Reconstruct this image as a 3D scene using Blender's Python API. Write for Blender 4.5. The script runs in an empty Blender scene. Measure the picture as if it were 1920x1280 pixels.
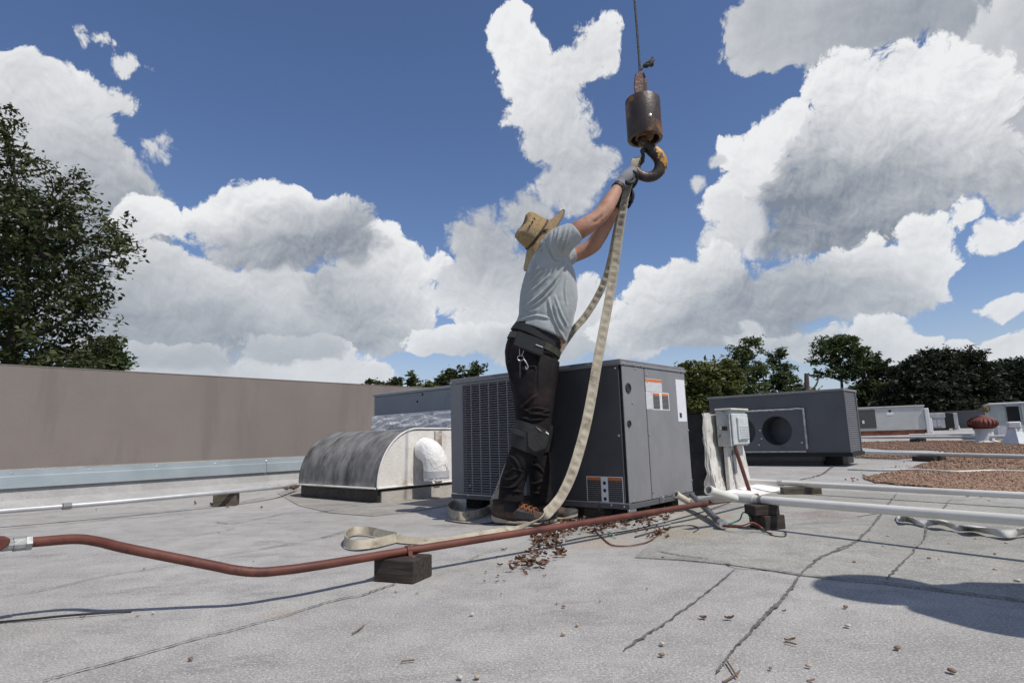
import bpy, bmesh, math, random
import numpy as np
from mathutils import Vector, Matrix, noise as mnoise
random.seed(7); RNG = np.random.default_rng(7)
rad = math.radians
scene = bpy.context.scene

# ------------------------------------------------------------------ camera
CAM_H, PITCH, ROLL, FPX = .465, rad(9.15), rad(1.65), 1120.0     # FPX: focal length in pixels of a 1920 wide frame
_R = np.array([1, 0, 0.]); _F = np.array([0, math.cos(PITCH), math.sin(PITCH)]); _U = np.array([0, -math.sin(PITCH), math.cos(PITCH)])
_X = math.cos(ROLL)*_R - math.sin(ROLL)*_U; _Y = math.sin(ROLL)*_R + math.cos(ROLL)*_U
_C = np.array([0, 0, CAM_H])
cd = bpy.data.cameras.new('camera'); cam = bpy.data.objects.new('camera', cd); scene.collection.objects.link(cam)
cd.sensor_fit = 'HORIZONTAL'; cd.sensor_width = 36; cd.lens = 36*FPX/1920; cd.clip_start = .05; cd.clip_end = 3000
m = Matrix.Identity(4)
for i in range(3):
    m[i][0], m[i][1], m[i][2], m[i][3] = _X[i], _Y[i], -_F[i], _C[i]
cam.matrix_world = m; scene.camera = cam
def ray(x, y):
    d = _F*FPX + _X*(x-960) + _Y*(640-y); return d/np.linalg.norm(d)
def J(x, y, Y):                       # point of a sight line at depth Y
    d = ray(x, y); return _C + d*(Y/d[1])
def roofz(x, y):                      # the roof rises gently to the right, towards its ridge
    a = x*.664 + y*.748 - 8.0
    return .008*max(0., a)
def gp(x, y, z=0.):                   # point of a sight line at height z over the roof
    d = ray(x, y); h = z
    for _ in range(12):
        t = (h-_C[2])/d[2] if d[2] < -1e-5 else 60
        t = min(max(t, .1), 75); p = _C + d*t; h = z + roofz(p[0], p[1])
    p[2] = h; return p
def plane(x, y, p0, n):
    d = ray(x, y); return _C + d*(((np.array(p0)-_C)@n)/(d@n))
def pixv(V):                          # many points -> photo pixels
    v = np.asarray(V)-_C; w = np.maximum(v@_F, 1e-3); return np.stack([960+FPX*(v@_X)/w, 640-FPX*(v@_Y)/w], 1)

# ------------------------------------------------------------------ sun, sky and clouds
SUN_AZ, SUN_EL = rad(130), rad(56)    # azimuth clockwise from +Y
sd = Vector((math.sin(SUN_AZ)*math.cos(SUN_EL), math.cos(SUN_AZ)*math.cos(SUN_EL), math.sin(SUN_EL)))
sl = bpy.data.lights.new('sun', 'SUN'); sl.energy = 3.9; sl.angle = rad(.53); sl.color = (1, .945, .865)
so = bpy.data.objects.new('sun', sl); scene.collection.objects.link(so); so.rotation_euler = sd.to_track_quat('Z', 'Y').to_euler()
scene.view_settings.view_transform = 'Standard'; scene.view_settings.look = 'None'; scene.view_settings.exposure = 0.0; scene.view_settings.gamma = 1
scene.view_settings.use_curve_mapping = False
world = bpy.data.worlds.new('World'); scene.world = world; world.use_nodes = True
WT = world.node_tree; WT.nodes.clear()
class NT:
    """small helper to write node trees as expressions"""
    def __init__(s, t): s.t = t
    def n(s, typ, ins=(), out=0, **kw):
        nd = s.t.nodes.new(typ)
        for k, v in kw.items(): setattr(nd, k, v)
        for k, v in (ins.items() if isinstance(ins, dict) else enumerate(ins)):
            if v is None: continue
            if isinstance(v, bpy.types.NodeSocket): s.t.links.new(v, nd.inputs[k])
            else: nd.inputs[k].default_value = v
        return nd.outputs[out]
    def math(s, op, *a, clamp=False): return s.n('ShaderNodeMath', a, operation=op, use_clamp=clamp)
    def vec(s, op, *a, out=0): return s.n('ShaderNodeVectorMath', a, out=out, operation=op)
    def noise(s, v, scale, detail=4, rough=.55, out=0, dist=0., dim='3D', lac=2.):
        return s.n('ShaderNodeTexNoise', {'Vector': v, 'Scale': scale, 'Detail': detail, 'Roughness': rough, 'Distortion': dist, 'Lacunarity': lac}, out=out, noise_dimensions=dim)
    def ramp(s, v, a, b, lo=0., hi=1., smooth=True):
        return s.n('ShaderNodeMapRange', {'Value': v, 'From Min': a, 'From Max': b, 'To Min': lo, 'To Max': hi}, interpolation_type='SMOOTHSTEP' if smooth else 'LINEAR')
    def mix(s, f, a, b, typ='MIX'):
        nd = s.t.nodes.new('ShaderNodeMix'); nd.data_type = 'RGBA'; nd.blend_type = typ; nd.clamp_factor = True
        for i, v in ((0, f), (6, a), (7, b)):
            if isinstance(v, bpy.types.NodeSocket): s.t.links.new(v, nd.inputs[i])
            else: nd.inputs[i].default_value = v if i == 0 else (tuple(v)+(1,))[:4]
        return nd.outputs[2]

# cumulus bodies, back to front: lobes (x, y, rx, ry), the point where the body is darkest, the point where it is brightest, and those two tones
BODIES = [
 ([(60,150,62,42),(20,190,70,60),(110,195,72,56),(60,270,130,80),(165,285,62,62),(120,370,150,80),(215,360,52,46),(150,460,140,90),(240,470,80,80),(200,560,120,90)], (180,430), (70,110), (.18, .76)),
 ([(285,402,46,30),(258,425,44,32),(330,425,30,22)], (270,470), (300,380), (.62, 1.0)),
 ([(260,600,120,70),(330,520,90,44),(370,580,110,64),(500,560,120,56),(450,640,160,46),(600,630,110,46),(320,660,120,36)], (380,630), (420,510), (.18, .62)),
 ([(700,468,46,38),(745,505,52,40),(775,560,40,44),(720,585,72,56),(655,550,70,62),(815,500,24,22),(790,600,30,26),(690,630,70,36)], (650,600), (760,470), (.26, .90)),
 ([(450,402,48,40),(500,385,52,34),(560,400,44,34),(640,418,52,36),(470,440,100,48),(600,452,84,42),(520,472,116,28),(665,462,36,28)], (540,470), (510,368), (.14, .88)),
 ([(260,698,80,17),(430,694,90,16),(500,698,90,26),(620,684,62,34),(575,690,60,40),(680,710,50,22)], (400,720), (560,660), (.55, .82)),
 ([(300,668,120,22),(540,655,90,22)], (300,700), (300,640), (.30, .42)),
 ([(958,60,38,36),(985,100,44,40),(1120,85,36,44),(1080,125,56,36),(1025,150,62,46),(1030,205,62,50),(1050,265,56,52),(1085,305,56,40),(1060,345,54,36),(1010,175,40,40),(1075,385,36,26,.3)], (1080,330), (990,50), (.46, .96)),
 ([(985,400,44,34,.25),(910,455,52,44),(940,505,70,48),(875,545,54,38),(985,560,66,44),(930,590,70,34)], (900,470), (870,590), (.34, .78)),
 ([(845,640,60,22),(900,630,60,20),(960,640,80,26),(830,655,40,14)], (870,672), (850,618), (.45, .90)),
 ([(1110,560,36,34,.1),(1140,600,50,36),(1090,640,84,32),(1180,640,70,32),(1010,655,90,26)], (1100,680), (1130,560), (.42, .76)),
 ([(1460,62,72,50),(1560,40,120,62),(1690,30,140,50),(1830,10,120,36),(1440,30,60,40)], (1700,60), (1450,20), (.22, .40)),
 ([(1483,225,36,30),(1440,262,40,32),(1385,290,34,30),(1410,330,50,40),(1370,390,42,34),(1395,430,54,40),(1345,475,36,28)], (1480,420), (1400,250), (.62, 1.0)),
 ([(1905,200,62,140),(1862,85,42,50),(1890,330,54,62),(1920,60,60,60)], (1900,360), (1850,40), (.34, .56)),
 ([(1580,150,64,46),(1690,145,100,56),(1790,150,72,54),(1640,235,120,76),(1560,300,84,80),(1760,250,110,78),(1500,385,72,66),(1600,390,120,66),(1700,330,130,72),(1520,440,90,36),(1640,430,90,30),(1830,200,70,90),(1840,300,80,60)], (1590,410), (1660,130), (.08, .94)),
 ([(1570,505,52,36),(1640,495,70,38),(1730,440,42,30),(1740,500,46,52),(1680,545,80,46),(1600,560,100,40),(1490,540,80,44)], (1610,575), (1670,450), (.26, .92)),
 ([(1245,525,40,24),(1290,515,46,30),(1330,500,36,30),(1345,550,90,46),(1250,570,74,44),(1440,575,110,46),(1390,615,150,32),(1230,620,90,30)], (1350,585), (1280,495), (.16, .84)),
 ([(1500,642,70,22),(1410,640,40,16),(1650,632,50,26),(1690,650,60,22),(1560,655,60,18),(1780,650,34,15),(1885,650,50,22),(1890,578,62,22,.7),(1800,400,38,24,.6),(1850,440,40,34,.55),(1905,425,52,26,.65)], (1600,680), (1640,610), (.48, .88)),
 ([(165,78,70,22,.85),(230,118,60,28,.9),(290,272,56,30,.6),(205,190,52,34,.8),(1340,305,18,12,.5),(1310,350,20,20,.6),(1415,612,18,12,.2)], (300,330), (200,60), (.55, .70))]
def azel(x, y):
    d = ray(x, y); return math.atan2(d[0], d[1]), math.asin(d[2])
w = NT(WT)
D = w.n('ShaderNodeTexCoord', out=0)
sep = WT.nodes.new('ShaderNodeSeparateXYZ'); WT.links.new(D, sep.inputs[0])
az = w.math('ARCTAN2', sep.outputs[0], sep.outputs[1]); el = w.math('ARCSINE', sep.outputs[2])
pc = WT.nodes.new('ShaderNodeCombineXYZ'); WT.links.new(az, pc.inputs[0]); WT.links.new(el, pc.inputs[1]); PC = pc.outputs[0]
wv = w.vec('SUBTRACT', w.noise(PC, 9., 2, .6, out=1, dim='2D'), (.5, .5, .5))
P = w.vec('MULTIPLY_ADD', wv, (.050, .050, 0), PC)
wv2 = w.vec('SUBTRACT', w.noise(PC, 45., 2, .6, out=1, dim='2D'), (.5, .5, .5))
Q = w.vec('MULTIPLY_ADD', wv2, (.006, .006, 0), P); Q1 = w.vec('ADD', Q, (-.0026, .0070, 0))
def puff(p): return w.n('ShaderNodeTexVoronoi', {'Vector': p, 'Scale': 20., 'Detail': 3.4, 'Roughness': .68, 'Lacunarity': 2.3}, voronoi_dimensions='2D', normalize=True)
v0, v1 = puff(Q), puff(Q1)
n0 = w.noise(Q, 11., 6, .6, dim='2D'); n1 = w.noise(w.vec('ADD', Q, (-.006, .016, 0)), 11., 3, .6, dim='2D')
edge = w.math('ADD', w.math('MULTIPLY_ADD', v0, -1.9, .70), w.math('MULTIPLY_ADD', n0, 1.9, -.88))   # billows and wisps on every outline
relief = w.math('ADD', w.math('MULTIPLY', w.math('SUBTRACT', v1, v0), .95), w.math('MULTIPLY_ADD', w.math('SUBTRACT', n0, n1), .9, w.math('MULTIPLY_ADD', n0, .5, -.25)))
sky = WT.nodes.new('ShaderNodeTexSky')
GREYC, WHITEC = (.22, .255, .31), (.86, .868, .88)
def body_alpha_tone(f, g_, lo, hi):
    dn = w.math('ADD', f, edge)
    soft = w.ramp(g_, -.3, .8, .75, .34)
    a_ = w.n('ShaderNodeMapRange', {'Value': dn, 'From Min': .0, 'From Max': soft}, interpolation_type='SMOOTHSTEP')
    l_ = w.math('ADD', w.ramp(g_, -.05, 1.05, lo, hi), w.math('MULTIPLY', relief, .55*(hi-lo)+.12))
    l_ = w.math('MULTIPLY_ADD', w.ramp(f, .9, -.05), .10, l_)
    return a_, w.mix(l_, GREYC, WHITEC)
CLOUD_LAYERS = []
for blobs, dk, br_, (lo, hi) in BODIES:
    acc = None
    for b_ in blobs:
        x, y, rx, ry = b_[:4]; th = b_[4] if len(b_) > 4 else 0.
        a, e = azel(x, y); a2, _ = azel(x+rx, y); _, e2 = azel(x, y-ry); A, E_ = abs(a2-a)*1.32, abs(e2-e)*1.32
        q = w.vec('MULTIPLY_ADD', P, (1/A, 1/E_, 0), (-a/A, -e/E_, th**.5)); r2 = w.vec('DOT_PRODUCT', q, q, out=1)
        acc = r2 if acc is None else w.math('SMOOTH_MIN', acc, r2, .3)
    f = w.math('SUBTRACT', 1.0, acc)
    d0, b0 = np.array(azel(*dk)), np.array(azel(*br_)); dv_ = (b0-d0)/((b0-d0)@(b0-d0))
    g_ = w.math('ADD', w.vec('DOT_PRODUCT', P, (dv_[0], dv_[1], 0), out=1), float(-(d0@dv_)))
    CLOUD_LAYERS.append(body_alpha_tone(f, g_, lo, hi))
# beyond the frame broken cumulus goes on, unseen and thinned to lower ambient light
outm = w.math('MAXIMUM', w.ramp(w.math('ABSOLUTE', az), .82, 1.0), w.ramp(el, .74, .9))
gen = w.math('MULTIPLY_ADD', w.noise(D, 2.6, 2, .5), 5.0, -3.0)
fg = w.n('ShaderNodeMix', (outm, None, -3.0, gen))
CLOUD_LAYERS.append(body_alpha_tone(fg, w.math('MULTIPLY_ADD', gen, -.6, .8), .3, .9))
sky.sky_type = 'NISHITA'; sky.sun_disc = False
sky.sun_elevation = SUN_EL; sky.sun_rotation = SUN_AZ; sky.altitude = 20; sky.air_density = 1.0; sky.dust_density = .25; sky.ozone_density = 3.0
skyc = w.vec('SCALE', sky.outputs[0], None, None, .095)
skyc = w.mix(1., w.n('ShaderNodeHueSaturation', {'Saturation': 1.10, 'Color': skyc}), (1.22, 1.08, 1.14), 'MULTIPLY')
lowhaze = w.ramp(el, 0., .34, .45, 0.)
final = w.mix(w.ramp(el, 0., .20, .75, 0.), skyc, (.42, .52, .64))
for a_, c_ in CLOUD_LAYERS: final = w.mix(w.math('MULTIPLY', a_, .985), final, w.mix(lowhaze, c_, (.46, .52, .59)))
bg = WT.nodes.new('ShaderNodeBackground'); WT.links.new(final, bg.inputs[0]); bg.inputs[1].default_value = 1.0
wo = WT.nodes.new('ShaderNodeOutputWorld'); WT.links.new(bg.outputs[0], wo.inputs[0])
scene.cycles.use_adaptive_sampling = True; scene.cycles.adaptive_threshold = .02; scene.cycles.max_bounces = 6; scene.cycles.diffuse_bounces = 3; scene.cycles.glossy_bounces = 2; scene.cycles.transmission_bounces = 3
world.cycles.sampling_method = 'MANUAL'; world.cycles.sample_map_resolution = 512

# ------------------------------------------------------------------ materials
def mat(name, c1, c2=None, scale=6., rough=.7, bump=0., bscale=60., metal=0., lo=.35, hi=.65, detail=5, spec=.5, coord='obj', stretch=None, speck=None, speck_scale=200., stain=None, stain_scale=2., stain_lo=.58, stain_hi=.7, streak=None, bdist=.01, transl=0., sheen=0.):
    M = bpy.data.materials.new(name); M.use_nodes = True; t = NT(M.node_tree); bs = M.node_tree.nodes['Principled BSDF']
    v = t.n('ShaderNodeNewGeometry', out=0) if coord == 'pos' else t.n('ShaderNodeTexCoord', out=3)
    if stretch: v = t.vec('MULTIPLY', v, stretch)
    col = None
    if c2 is not None:
        col = t.mix(t.ramp(t.noise(v, scale, detail, .6), lo, hi), c1, c2)
    if speck is not None:
        col = t.mix(t.ramp(t.noise(v, speck_scale, 2, .6), .45, .68), col if col else c1, speck)
    if stain is not None:
        col = t.mix(t.ramp(t.noise(v, stain_scale, 6, .65), stain_lo, stain_hi), col if col else c1, stain)
    if streak is not None:            # (colour, stretch) : runs and rust with a shape of their own
        sv = t.vec('MULTIPLY', t.n('ShaderNodeTexCoord', out=3), streak[1])
        col = t.mix(t.ramp(t.noise(sv, 1., 6, .65), streak[2], streak[2]+.14), col if col else c1, streak[0])
    if col is None: bs.inputs['Base Color'].default_value = tuple(c1)+(1,)
    else: M.node_tree.links.new(col, bs.inputs['Base Color'])
    bs.inputs['Roughness'].default_value = rough; bs.inputs['Metallic'].default_value = metal; bs.inputs['Specular IOR Level'].default_value = spec
    if sheen: bs.inputs['Sheen Weight'].default_value = sheen
    if bump:
        b = t.n('ShaderNodeBump', {'Strength': bump, 'Distance': bdist, 'Height': t.noise(v, bscale, 6, .6)}); M.node_tree.links.new(b, bs.inputs['Normal'])
    if transl:
        tr = M.node_tree.nodes.new('ShaderNodeBsdfTranslucent'); mx = M.node_tree.nodes.new('ShaderNodeMixShader'); mx.inputs[0].default_value = transl
        M.node_tree.links.new(col, tr.inputs[0]) if col else None
        out = M.node_tree.nodes['Material Output']
        M.node_tree.links.new(bs.outputs[0], mx.inputs[1]); M.node_tree.links.new(tr.outputs[0], mx.inputs[2]); M.node_tree.links.new(mx.outputs[0], out.inputs[0])
    return M

# ------------------------------------------------------------------ mesh helpers
COL = scene.collection
def wm(o):
    return (wm(o.parent) if o.parent else Matrix.Identity(4)) @ o.matrix_basis
def tag(o, label=None, cat=None, group=None, kind=None):
    for k, v in (('label', label), ('category', cat), ('group', group), ('kind', kind)):
        if v: o[k] = v
    return o
def empty(name, loc, rz=0., label=None, cat=None, group=None):
    o = bpy.data.objects.new(name, None); COL.objects.link(o); o.location = [float(c) for c in loc]; o.rotation_euler = (0, 0, rz); o.empty_display_size = .1
    return tag(o, label, cat, group)
def link(name, me, mt, parent=None, world=False):
    o = bpy.data.objects.new(name, me); COL.objects.link(o)
    if mt and not me.materials: me.materials.append(mt)
    if parent:
        if world: me.transform(wm(parent).inverted())
        o.parent = parent
    return o
class MB:
    def __init__(s): s.v = []; s.f = []
    def add(s, v, f):
        k = len(s.v); s.v += [tuple(map(float, p)) for p in v]; s.f += [tuple(i+k for i in q) for q in f]; return s
    def box(s, a, b, R=None, o=(0, 0, 0)):
        (x0, y0, z0), (x1, y1, z1) = a, b
        v = [np.array(p) for p in ((x0,y0,z0),(x1,y0,z0),(x1,y1,z0),(x0,y1,z0),(x0,y0,z1),(x1,y0,z1),(x1,y1,z1),(x0,y1,z1))]
        if R is not None: v = [R@p for p in v]
        v = [p+np.array(o) for p in v]
        return s.add(v, [(0,3,2,1),(4,5,6,7),(0,1,5,4),(1,2,6,5),(2,3,7,6),(3,0,4,7)])
    def rings(s, rings, cap0=True, cap1=True, closed=True):
        n = len(rings[0]); v = [p for r in rings for p in r]; f = []
        for i in range(len(rings)-1):
            for j in range(n if closed else n-1):
                k = (j+1) % n; f.append((i*n+j, i*n+k, (i+1)*n+k, (i+1)*n+j))
        if cap0: f.append(tuple(range(n))[::-1])
        if cap1: f.append(tuple((len(rings)-1)*n+j for j in range(n)))
        return s.add(v, f)
    def tube(s, pts, r, n=10, cap=True):
        P = [np.array(p, float) for p in pts]; R = r if hasattr(r, '__len__') else [r]*len(P)
        t0 = P[1]-P[0]; t0 /= np.linalg.norm(t0); a = np.array([0, 0, 1.]) if abs(t0[2]) < .9 else np.array([1., 0, 0]); nrm = np.cross(t0, a); nrm /= np.linalg.norm(nrm); rs = []
        for i, p in enumerate(P):
            t = (P[min(i+1, len(P)-1)]-P[max(i-1, 0)]); t /= max(np.linalg.norm(t), 1e-9)
            nrm = nrm-t*(nrm@t); nrm /= np.linalg.norm(nrm); b = np.cross(t, nrm)
            rs.append([p+R[i]*(math.cos(2*math.pi*k/n)*nrm+math.sin(2*math.pi*k/n)*b) for k in range(n)])
        return s.rings(rs, cap, cap)
    def lathe(s, prof, n=24, o=(0, 0, 0), R=None, cap0=True, cap1=True):
        rs = []
        for (r, z) in prof:
            ring = [np.array([r*math.cos(2*math.pi*k/n), r*math.sin(2*math.pi*k/n), z]) for k in range(n)]
            rs.append([(R@p if R is not None else p)+np.array(o) for p in ring])
        return s.rings(rs, cap0, cap1)
    def prism(s, poly, z0, z1):
        n = len(poly); v = [(x, y, z0) for x, y in poly]+[(x, y, z1) for x, y in poly]
        return s.add(v, [tuple(range(n))[::-1], tuple(range(n, 2*n))]+[(i, (i+1) % n, n+(i+1) % n, n+i) for i in range(n)])
    def ribbon(s, pts, wv, th):       # strap: centre points, half-width vectors, thickness vectors
        rs = [[p-w_-h, p+w_-h, p+w_+h, p-w_+h] for p, w_, h in zip(pts, wv, th)]
        return s.rings(rs)
    def mesh(s, name, smooth=False, bevel=0., seg=1, angle=40):
        me = bpy.data.meshes.new(name); me.from_pydata(s.v, [], s.f)
        bm = bmesh.new(); bm.from_mesh(me)
        if bevel: bmesh.ops.bevel(bm, geom=[e for e in bm.edges if len(e.link_faces) == 2 and e.calc_face_angle(0) > .6], offset=bevel, segments=seg, affect='EDGES', clamp_overlap=True)
        bmesh.ops.recalc_face_normals(bm, faces=bm.faces)
        if smooth:
            for f in bm.faces: f.smooth = True
            for e in bm.edges:
                if len(e.link_faces) == 2 and e.calc_face_angle(0) > rad(angle): e.smooth = False
        bm.to_mesh(me); bm.free(); return me
    def build(s, name, mt, parent=None, smooth=False, bevel=0., world=False, seg=1, angle=40):
        return link(name, s.mesh(name, smooth, bevel, seg, angle), mt, parent, world)
def spline(pts, k=6):                 # Catmull-Rom through points of any dimension
    P = np.array(pts, float); P = np.vstack([2*P[0]-P[1], P, 2*P[-1]-P[-2]]); out = []
    for i in range(1, len(P)-2):
        for j in range(k):
            t = j/k; a, b, c, d = P[i-1:i+3]
            out.append(.5*((2*b)+(-a+c)*t+(2*a-5*b+4*c-d)*t*t+(-a+3*b-3*c+d)*t**3))
    out.append(P[-2]); return np.array(out)
def rotz(a): c, s_ = math.cos(a), math.sin(a); return np.array([[c, -s_, 0], [s_, c, 0], [0, 0, 1.]])
RZ = rad(-41.6); EX = rotz(RZ)@np.array([1, 0, 0.]); EY = rotz(RZ)@np.array([0, 1., 0])   # the roof's own grid
def np_mesh(name, V, F, mats, smooth=False, mi=None):
    me = bpy.data.meshes.new(name); V = np.asarray(V, np.float32); F = np.asarray(F, np.int32); k = F.shape[1]
    me.vertices.add(len(V)); me.vertices.foreach_set('co', V.ravel()); me.loops.add(F.size); me.loops.foreach_set('vertex_index', F.ravel())
    me.polygons.add(len(F)); me.polygons.foreach_set('loop_start', np.arange(0, F.size, k, dtype=np.int32)); me.polygons.foreach_set('loop_total', np.full(len(F), k, np.int32))
    for m_ in mats: me.materials.append(m_)
    if mi is not None: me.polygons.foreach_set('material_index', np.asarray(mi, np.int32))
    if smooth: me.polygons.foreach_set('use_smooth', np.ones(len(F), bool))
    me.update(calc_edges=True); return me

# ------------------------------------------------------------------ the setting: land far below, roof, parapet
grass = mat('grass_mat', (.05, .07, .025), (.08, .09, .035), .2, .95, coord='pos')
me = bpy.data.meshes.new('ground'); me.from_pydata([(-900, -900, -6), (900, -900, -6), (900, 900, -6), (-900, 900, -6)], [], [(0, 1, 2, 3)])
tag(link('ground', me, grass), kind='structure')

def roof_material():
    M = bpy.data.materials.new('granulated_roof'); M.use_nodes = True; t = NT(M.node_tree); bs = M.node_tree.nodes['Principled BSDF']; L = M.node_tree.links
    v = t.n('ShaderNodeNewGeometry', out=0)
    col = t.mix(t.ramp(t.noise(v, 1.3, 6, .6), .3, .7), (.345, .332, .308), (.465, .45, .422))
    col = t.mix(t.ramp(t.noise(v, 7., 6, .7), .38, .70, 0, .6), col, (.25, .242, .23))
    sv = t.vec('MULTIPLY', t.vec('ADD', v, t.vec('SCALE', t.noise(v, 2., 2, .5, out=1), None, None, .25)), (1.1, 3.2, 1.))
    col = t.mix(t.ramp(t.noise(sv, 1.4, 6, .72), .53, .72, 0, .7), col, (.17, .165, .158))      # walked-in dirt and ponding rings
    # stains: tan drip by the unit, rust by the pipe, red primer spot
    for (px, py, r, c, k) in ((1130, 1016, .22, (.40, .31, .20), .55), (1275, 1000, .30, (.38, .30, .20), .5), (1330, 970, .20, (.40, .25, .13), .5), (1545, 966, .24, (.26, .17, .16), .6), (985, 1052, .07, (.38, .28, .17), .6), (520, 1150, .06, (.38, .31, .22), .5), (1560, 940, .2, (.25, .24, .22), .3)):
        p = gp(px, py)
        d = t.n('ShaderNodeVectorMath', (t.vec('ADD', v, t.vec('SCALE', t.vec('SUBTRACT', t.noise(v, 9., 4, .6, out=1), (.5, .5, .5)), None, None, r*1.5)), tuple(p)), out=1, operation='DISTANCE')
        col = t.mix(t.ramp(d, r*.15, r, k, 0), col, c)
    fine = t.noise(v, 210., 3, .75)
    col = t.mix(t.ramp(fine, .46, .66, 0, .75), col, (.13, .128, .125))
    col = t.mix(t.ramp(t.noise(v, 150., 3, .75), .52, .66, 0, .65), col, (.66, .65, .63))
    L.new(col, bs.inputs['Base Color']); bs.inputs['Roughness'].default_value = .92; bs.inputs['Specular IOR Level'].default_value = .25
    h = t.math('ADD', t.math('MULTIPLY', fine, .35), t.math('ADD', t.math('MULTIPLY', t.noise(v, 4., 4, .6), 1.6), t.math('MULTIPLY', t.noise(v, 40., 4, .6), .5)))
    L.new(t.n('ShaderNodeBump', {'Strength': .8, 'Distance': .006, 'Height': h}), bs.inputs['Normal']); return M
ROOF = roof_material()
ROOFD = ROOF.copy(); ROOFD.name = 'weathered_roof_sheet'
def tint(M, c):                        # multiply the base colour of a copied material
    bs = M.node_tree.nodes['Principled BSDF']; l = bs.inputs['Base Color'].links[0].from_socket
    M.node_tree.links.new(NT(M.node_tree).mix(1., l, c, 'MULTIPLY'), bs.inputs['Base Color'])
tint(ROOFD, (.87, .88, .845))
# roof sheet laid in the roof's own grid, rising towards the ridge
V, F = [], []
us = np.arange(-16, 40.1, 2.); vs_ = np.concatenate([np.arange(-6, 8, 2.), np.arange(8, 60.1, 4.)])
for b in vs_:
    for a in us:
        p = EX*a + EY*b; V.append((p[0], p[1], roofz(p[0], p[1])))
nu = len(us)
for i in range(len(vs_)-1):
    for j in range(nu-1): F.append((i*nu+j, i*nu+j+1, (i+1)*nu+j+1, (i+1)*nu+j))
roof = link('roof_deck', np_mesh('roof_deck', V, F, [ROOF]), ROOF); tag(roof, kind='structure')
# building body under the roof
WALLM = mat('stucco_wall', (.195, .168, .150), (.214, .186, .166), 1.6, .95, .6, 90, lo=.3, hi=.7, coord='pos', bdist=.004, stain=(.172, .149, .133), stain_scale=.9, stain_lo=.52, stain_hi=.78, streak=((.180, .156, .140), (3, 3, .4), .52))
mb = MB()
c = [EX*a+EY*b for a, b in ((-16, -6), (40, -6), (40, 60), (-16, 60))]
mb.prism([(p[0], p[1]) for p in c], -6, -.25); tag(mb.build('building', WALLM), 'stucco building body carrying the flat roof', 'building')
# seams and cracks in the membrane
TAR = mat('tar_seam', (.075, .072, .068), (.17, .165, .155), 40, .9, coord='pos')
def crack(pts, w0, z=.0035, seed=0, jit=1.):
    rnd = random.Random(seed); P = [gp(x, y) for x, y in pts]; Q = spline(P, 10); V, F = [], []
    for i, p in enumerate(Q):
        t = Q[min(i+1, len(Q)-1)]-Q[max(i-1, 0)]; t[2] = 0; t /= max(np.linalg.norm(t), 1e-6); n = np.array([-t[1], t[0], 0])
        k = w0*(.35+.9*rnd.random())*(.25 if i in (0, len(Q)-1) else 1); o = n*rnd.gauss(0, w0*.55*jit)+t*0
        zz = z+roofz(p[0], p[1])
        V += [tuple((p+o+n*k)[:2])+(zz,), tuple((p+o-n*k)[:2])+(zz,)]
        if i: F.append((2*i-2, 2*i, 2*i+1, 2*i-1))
    link('seam', np_mesh('seam', V, F, [TAR]), TAR, roof)
for i, (pts, w0) in enumerate([
  ([(1683,925),(1660,955),(1645,975),(1620,1005),(1600,1020),(1565,1035),(1530,1052),(1503,1078)], .0058),
  ([(1670,940),(1640,983),(1612,1012),(1585,1030),(1545,1045),(1510,1070)], .004),
  ([(1503,1078),(1490,1095),(1465,1130),(1430,1165),(1405,1190),(1370,1230),(1345,1265)], .0034),
  ([(1497,1088),(1470,1122),(1440,1152),(1412,1180)], .004),
  ([(1785,935),(1740,990),(1735,1010),(1700,1050),(1675,1075),(1660,1090)], .004),
  ([(1362,1058),(1385,1066),(1440,1070),(1495,1078),(1570,1087),(1660,1095),(1800,1113),(1920,1128),(2000,1138)], .0035),
  ([(1380,1068),(1330,1110),(1275,1150),(1240,1175),(1200,1200),(1170,1222)], .0035),
  ([(0,1120),(79,1108),(196,1081),(268,1070),(344,1057),(412,1043),(516,1026),(640,1002)], .0032),
  ([(79,1280),(155,1259),(254,1232),(371,1199),(430,1185),(492,1167),(522,1160),(567,1146),(600,1135),(650,1122),(680,1117),(743,1095)], .0034),
  ([(24,991),(55,988),(162,979),(309,959),(395,949),(447,943),(498,933),(564,928)], .006),
  ([(402,979),(437,982),(492,972),(550,960)], .005), ([(357,1007),(447,990)], .004), ([(590,963),(635,955),(672,949)], .006), ([(600,1010),(630,1002),(650,996)], .004),
  ([(1190,1045),(1270,1050),(1362,1058)], .003), ([(1230,1035),(1280,1044),(1330,1050)], .004), ([(880,1052),(905,1040),(935,1032),(950,1030)], .0025),
  ([(1625,855),(1570,870),(1540,890),(1500,900)], .012), ([(0,968),(60,965),(140,955)], .006), ([(0,976),(30,974)], .006)]): crack(pts, w0, (.0060 if i < 6 or i == 14 else .0035)+i*.00025, i)
# the newer, greyer sheet on the right
poly = [gp(*p) for p in ((1190,1046),(1280,1051),(1362,1059),(1440,1070),(1495,1079),(1570,1088),(1660,1096),(1800,1114),(1935,1130),(1960,1010),(1935,948),(1800,934),(1690,927),(1540,918),(1400,915),(1310,930),(1250,990))]
me = np_mesh('membrane_sheet', [(p[0], p[1], z) for z in (.001, .0038) for p in poly], [(0, 0, 0)], [ROOFD]) if False else None
mb = MB(); mb.prism([(p[0], p[1]) for p in poly], .0008, .0040); mb.build('membrane_sheet', ROOFD, roof)
# built-up ring of roofing felt round the hood
ring = [gp(*p) for p in ((520,925),(560,948),(620,962),(700,968),(770,960),(840,948),(860,930),(840,905),(640,900))]
mb = MB(); mb.prism([(p[0], p[1]) for p in ring], .0008, .0045); R2 = ROOF.copy(); tint(R2, (.82, .80, .77)); mb.build('membrane_patch', R2, roof)

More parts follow.
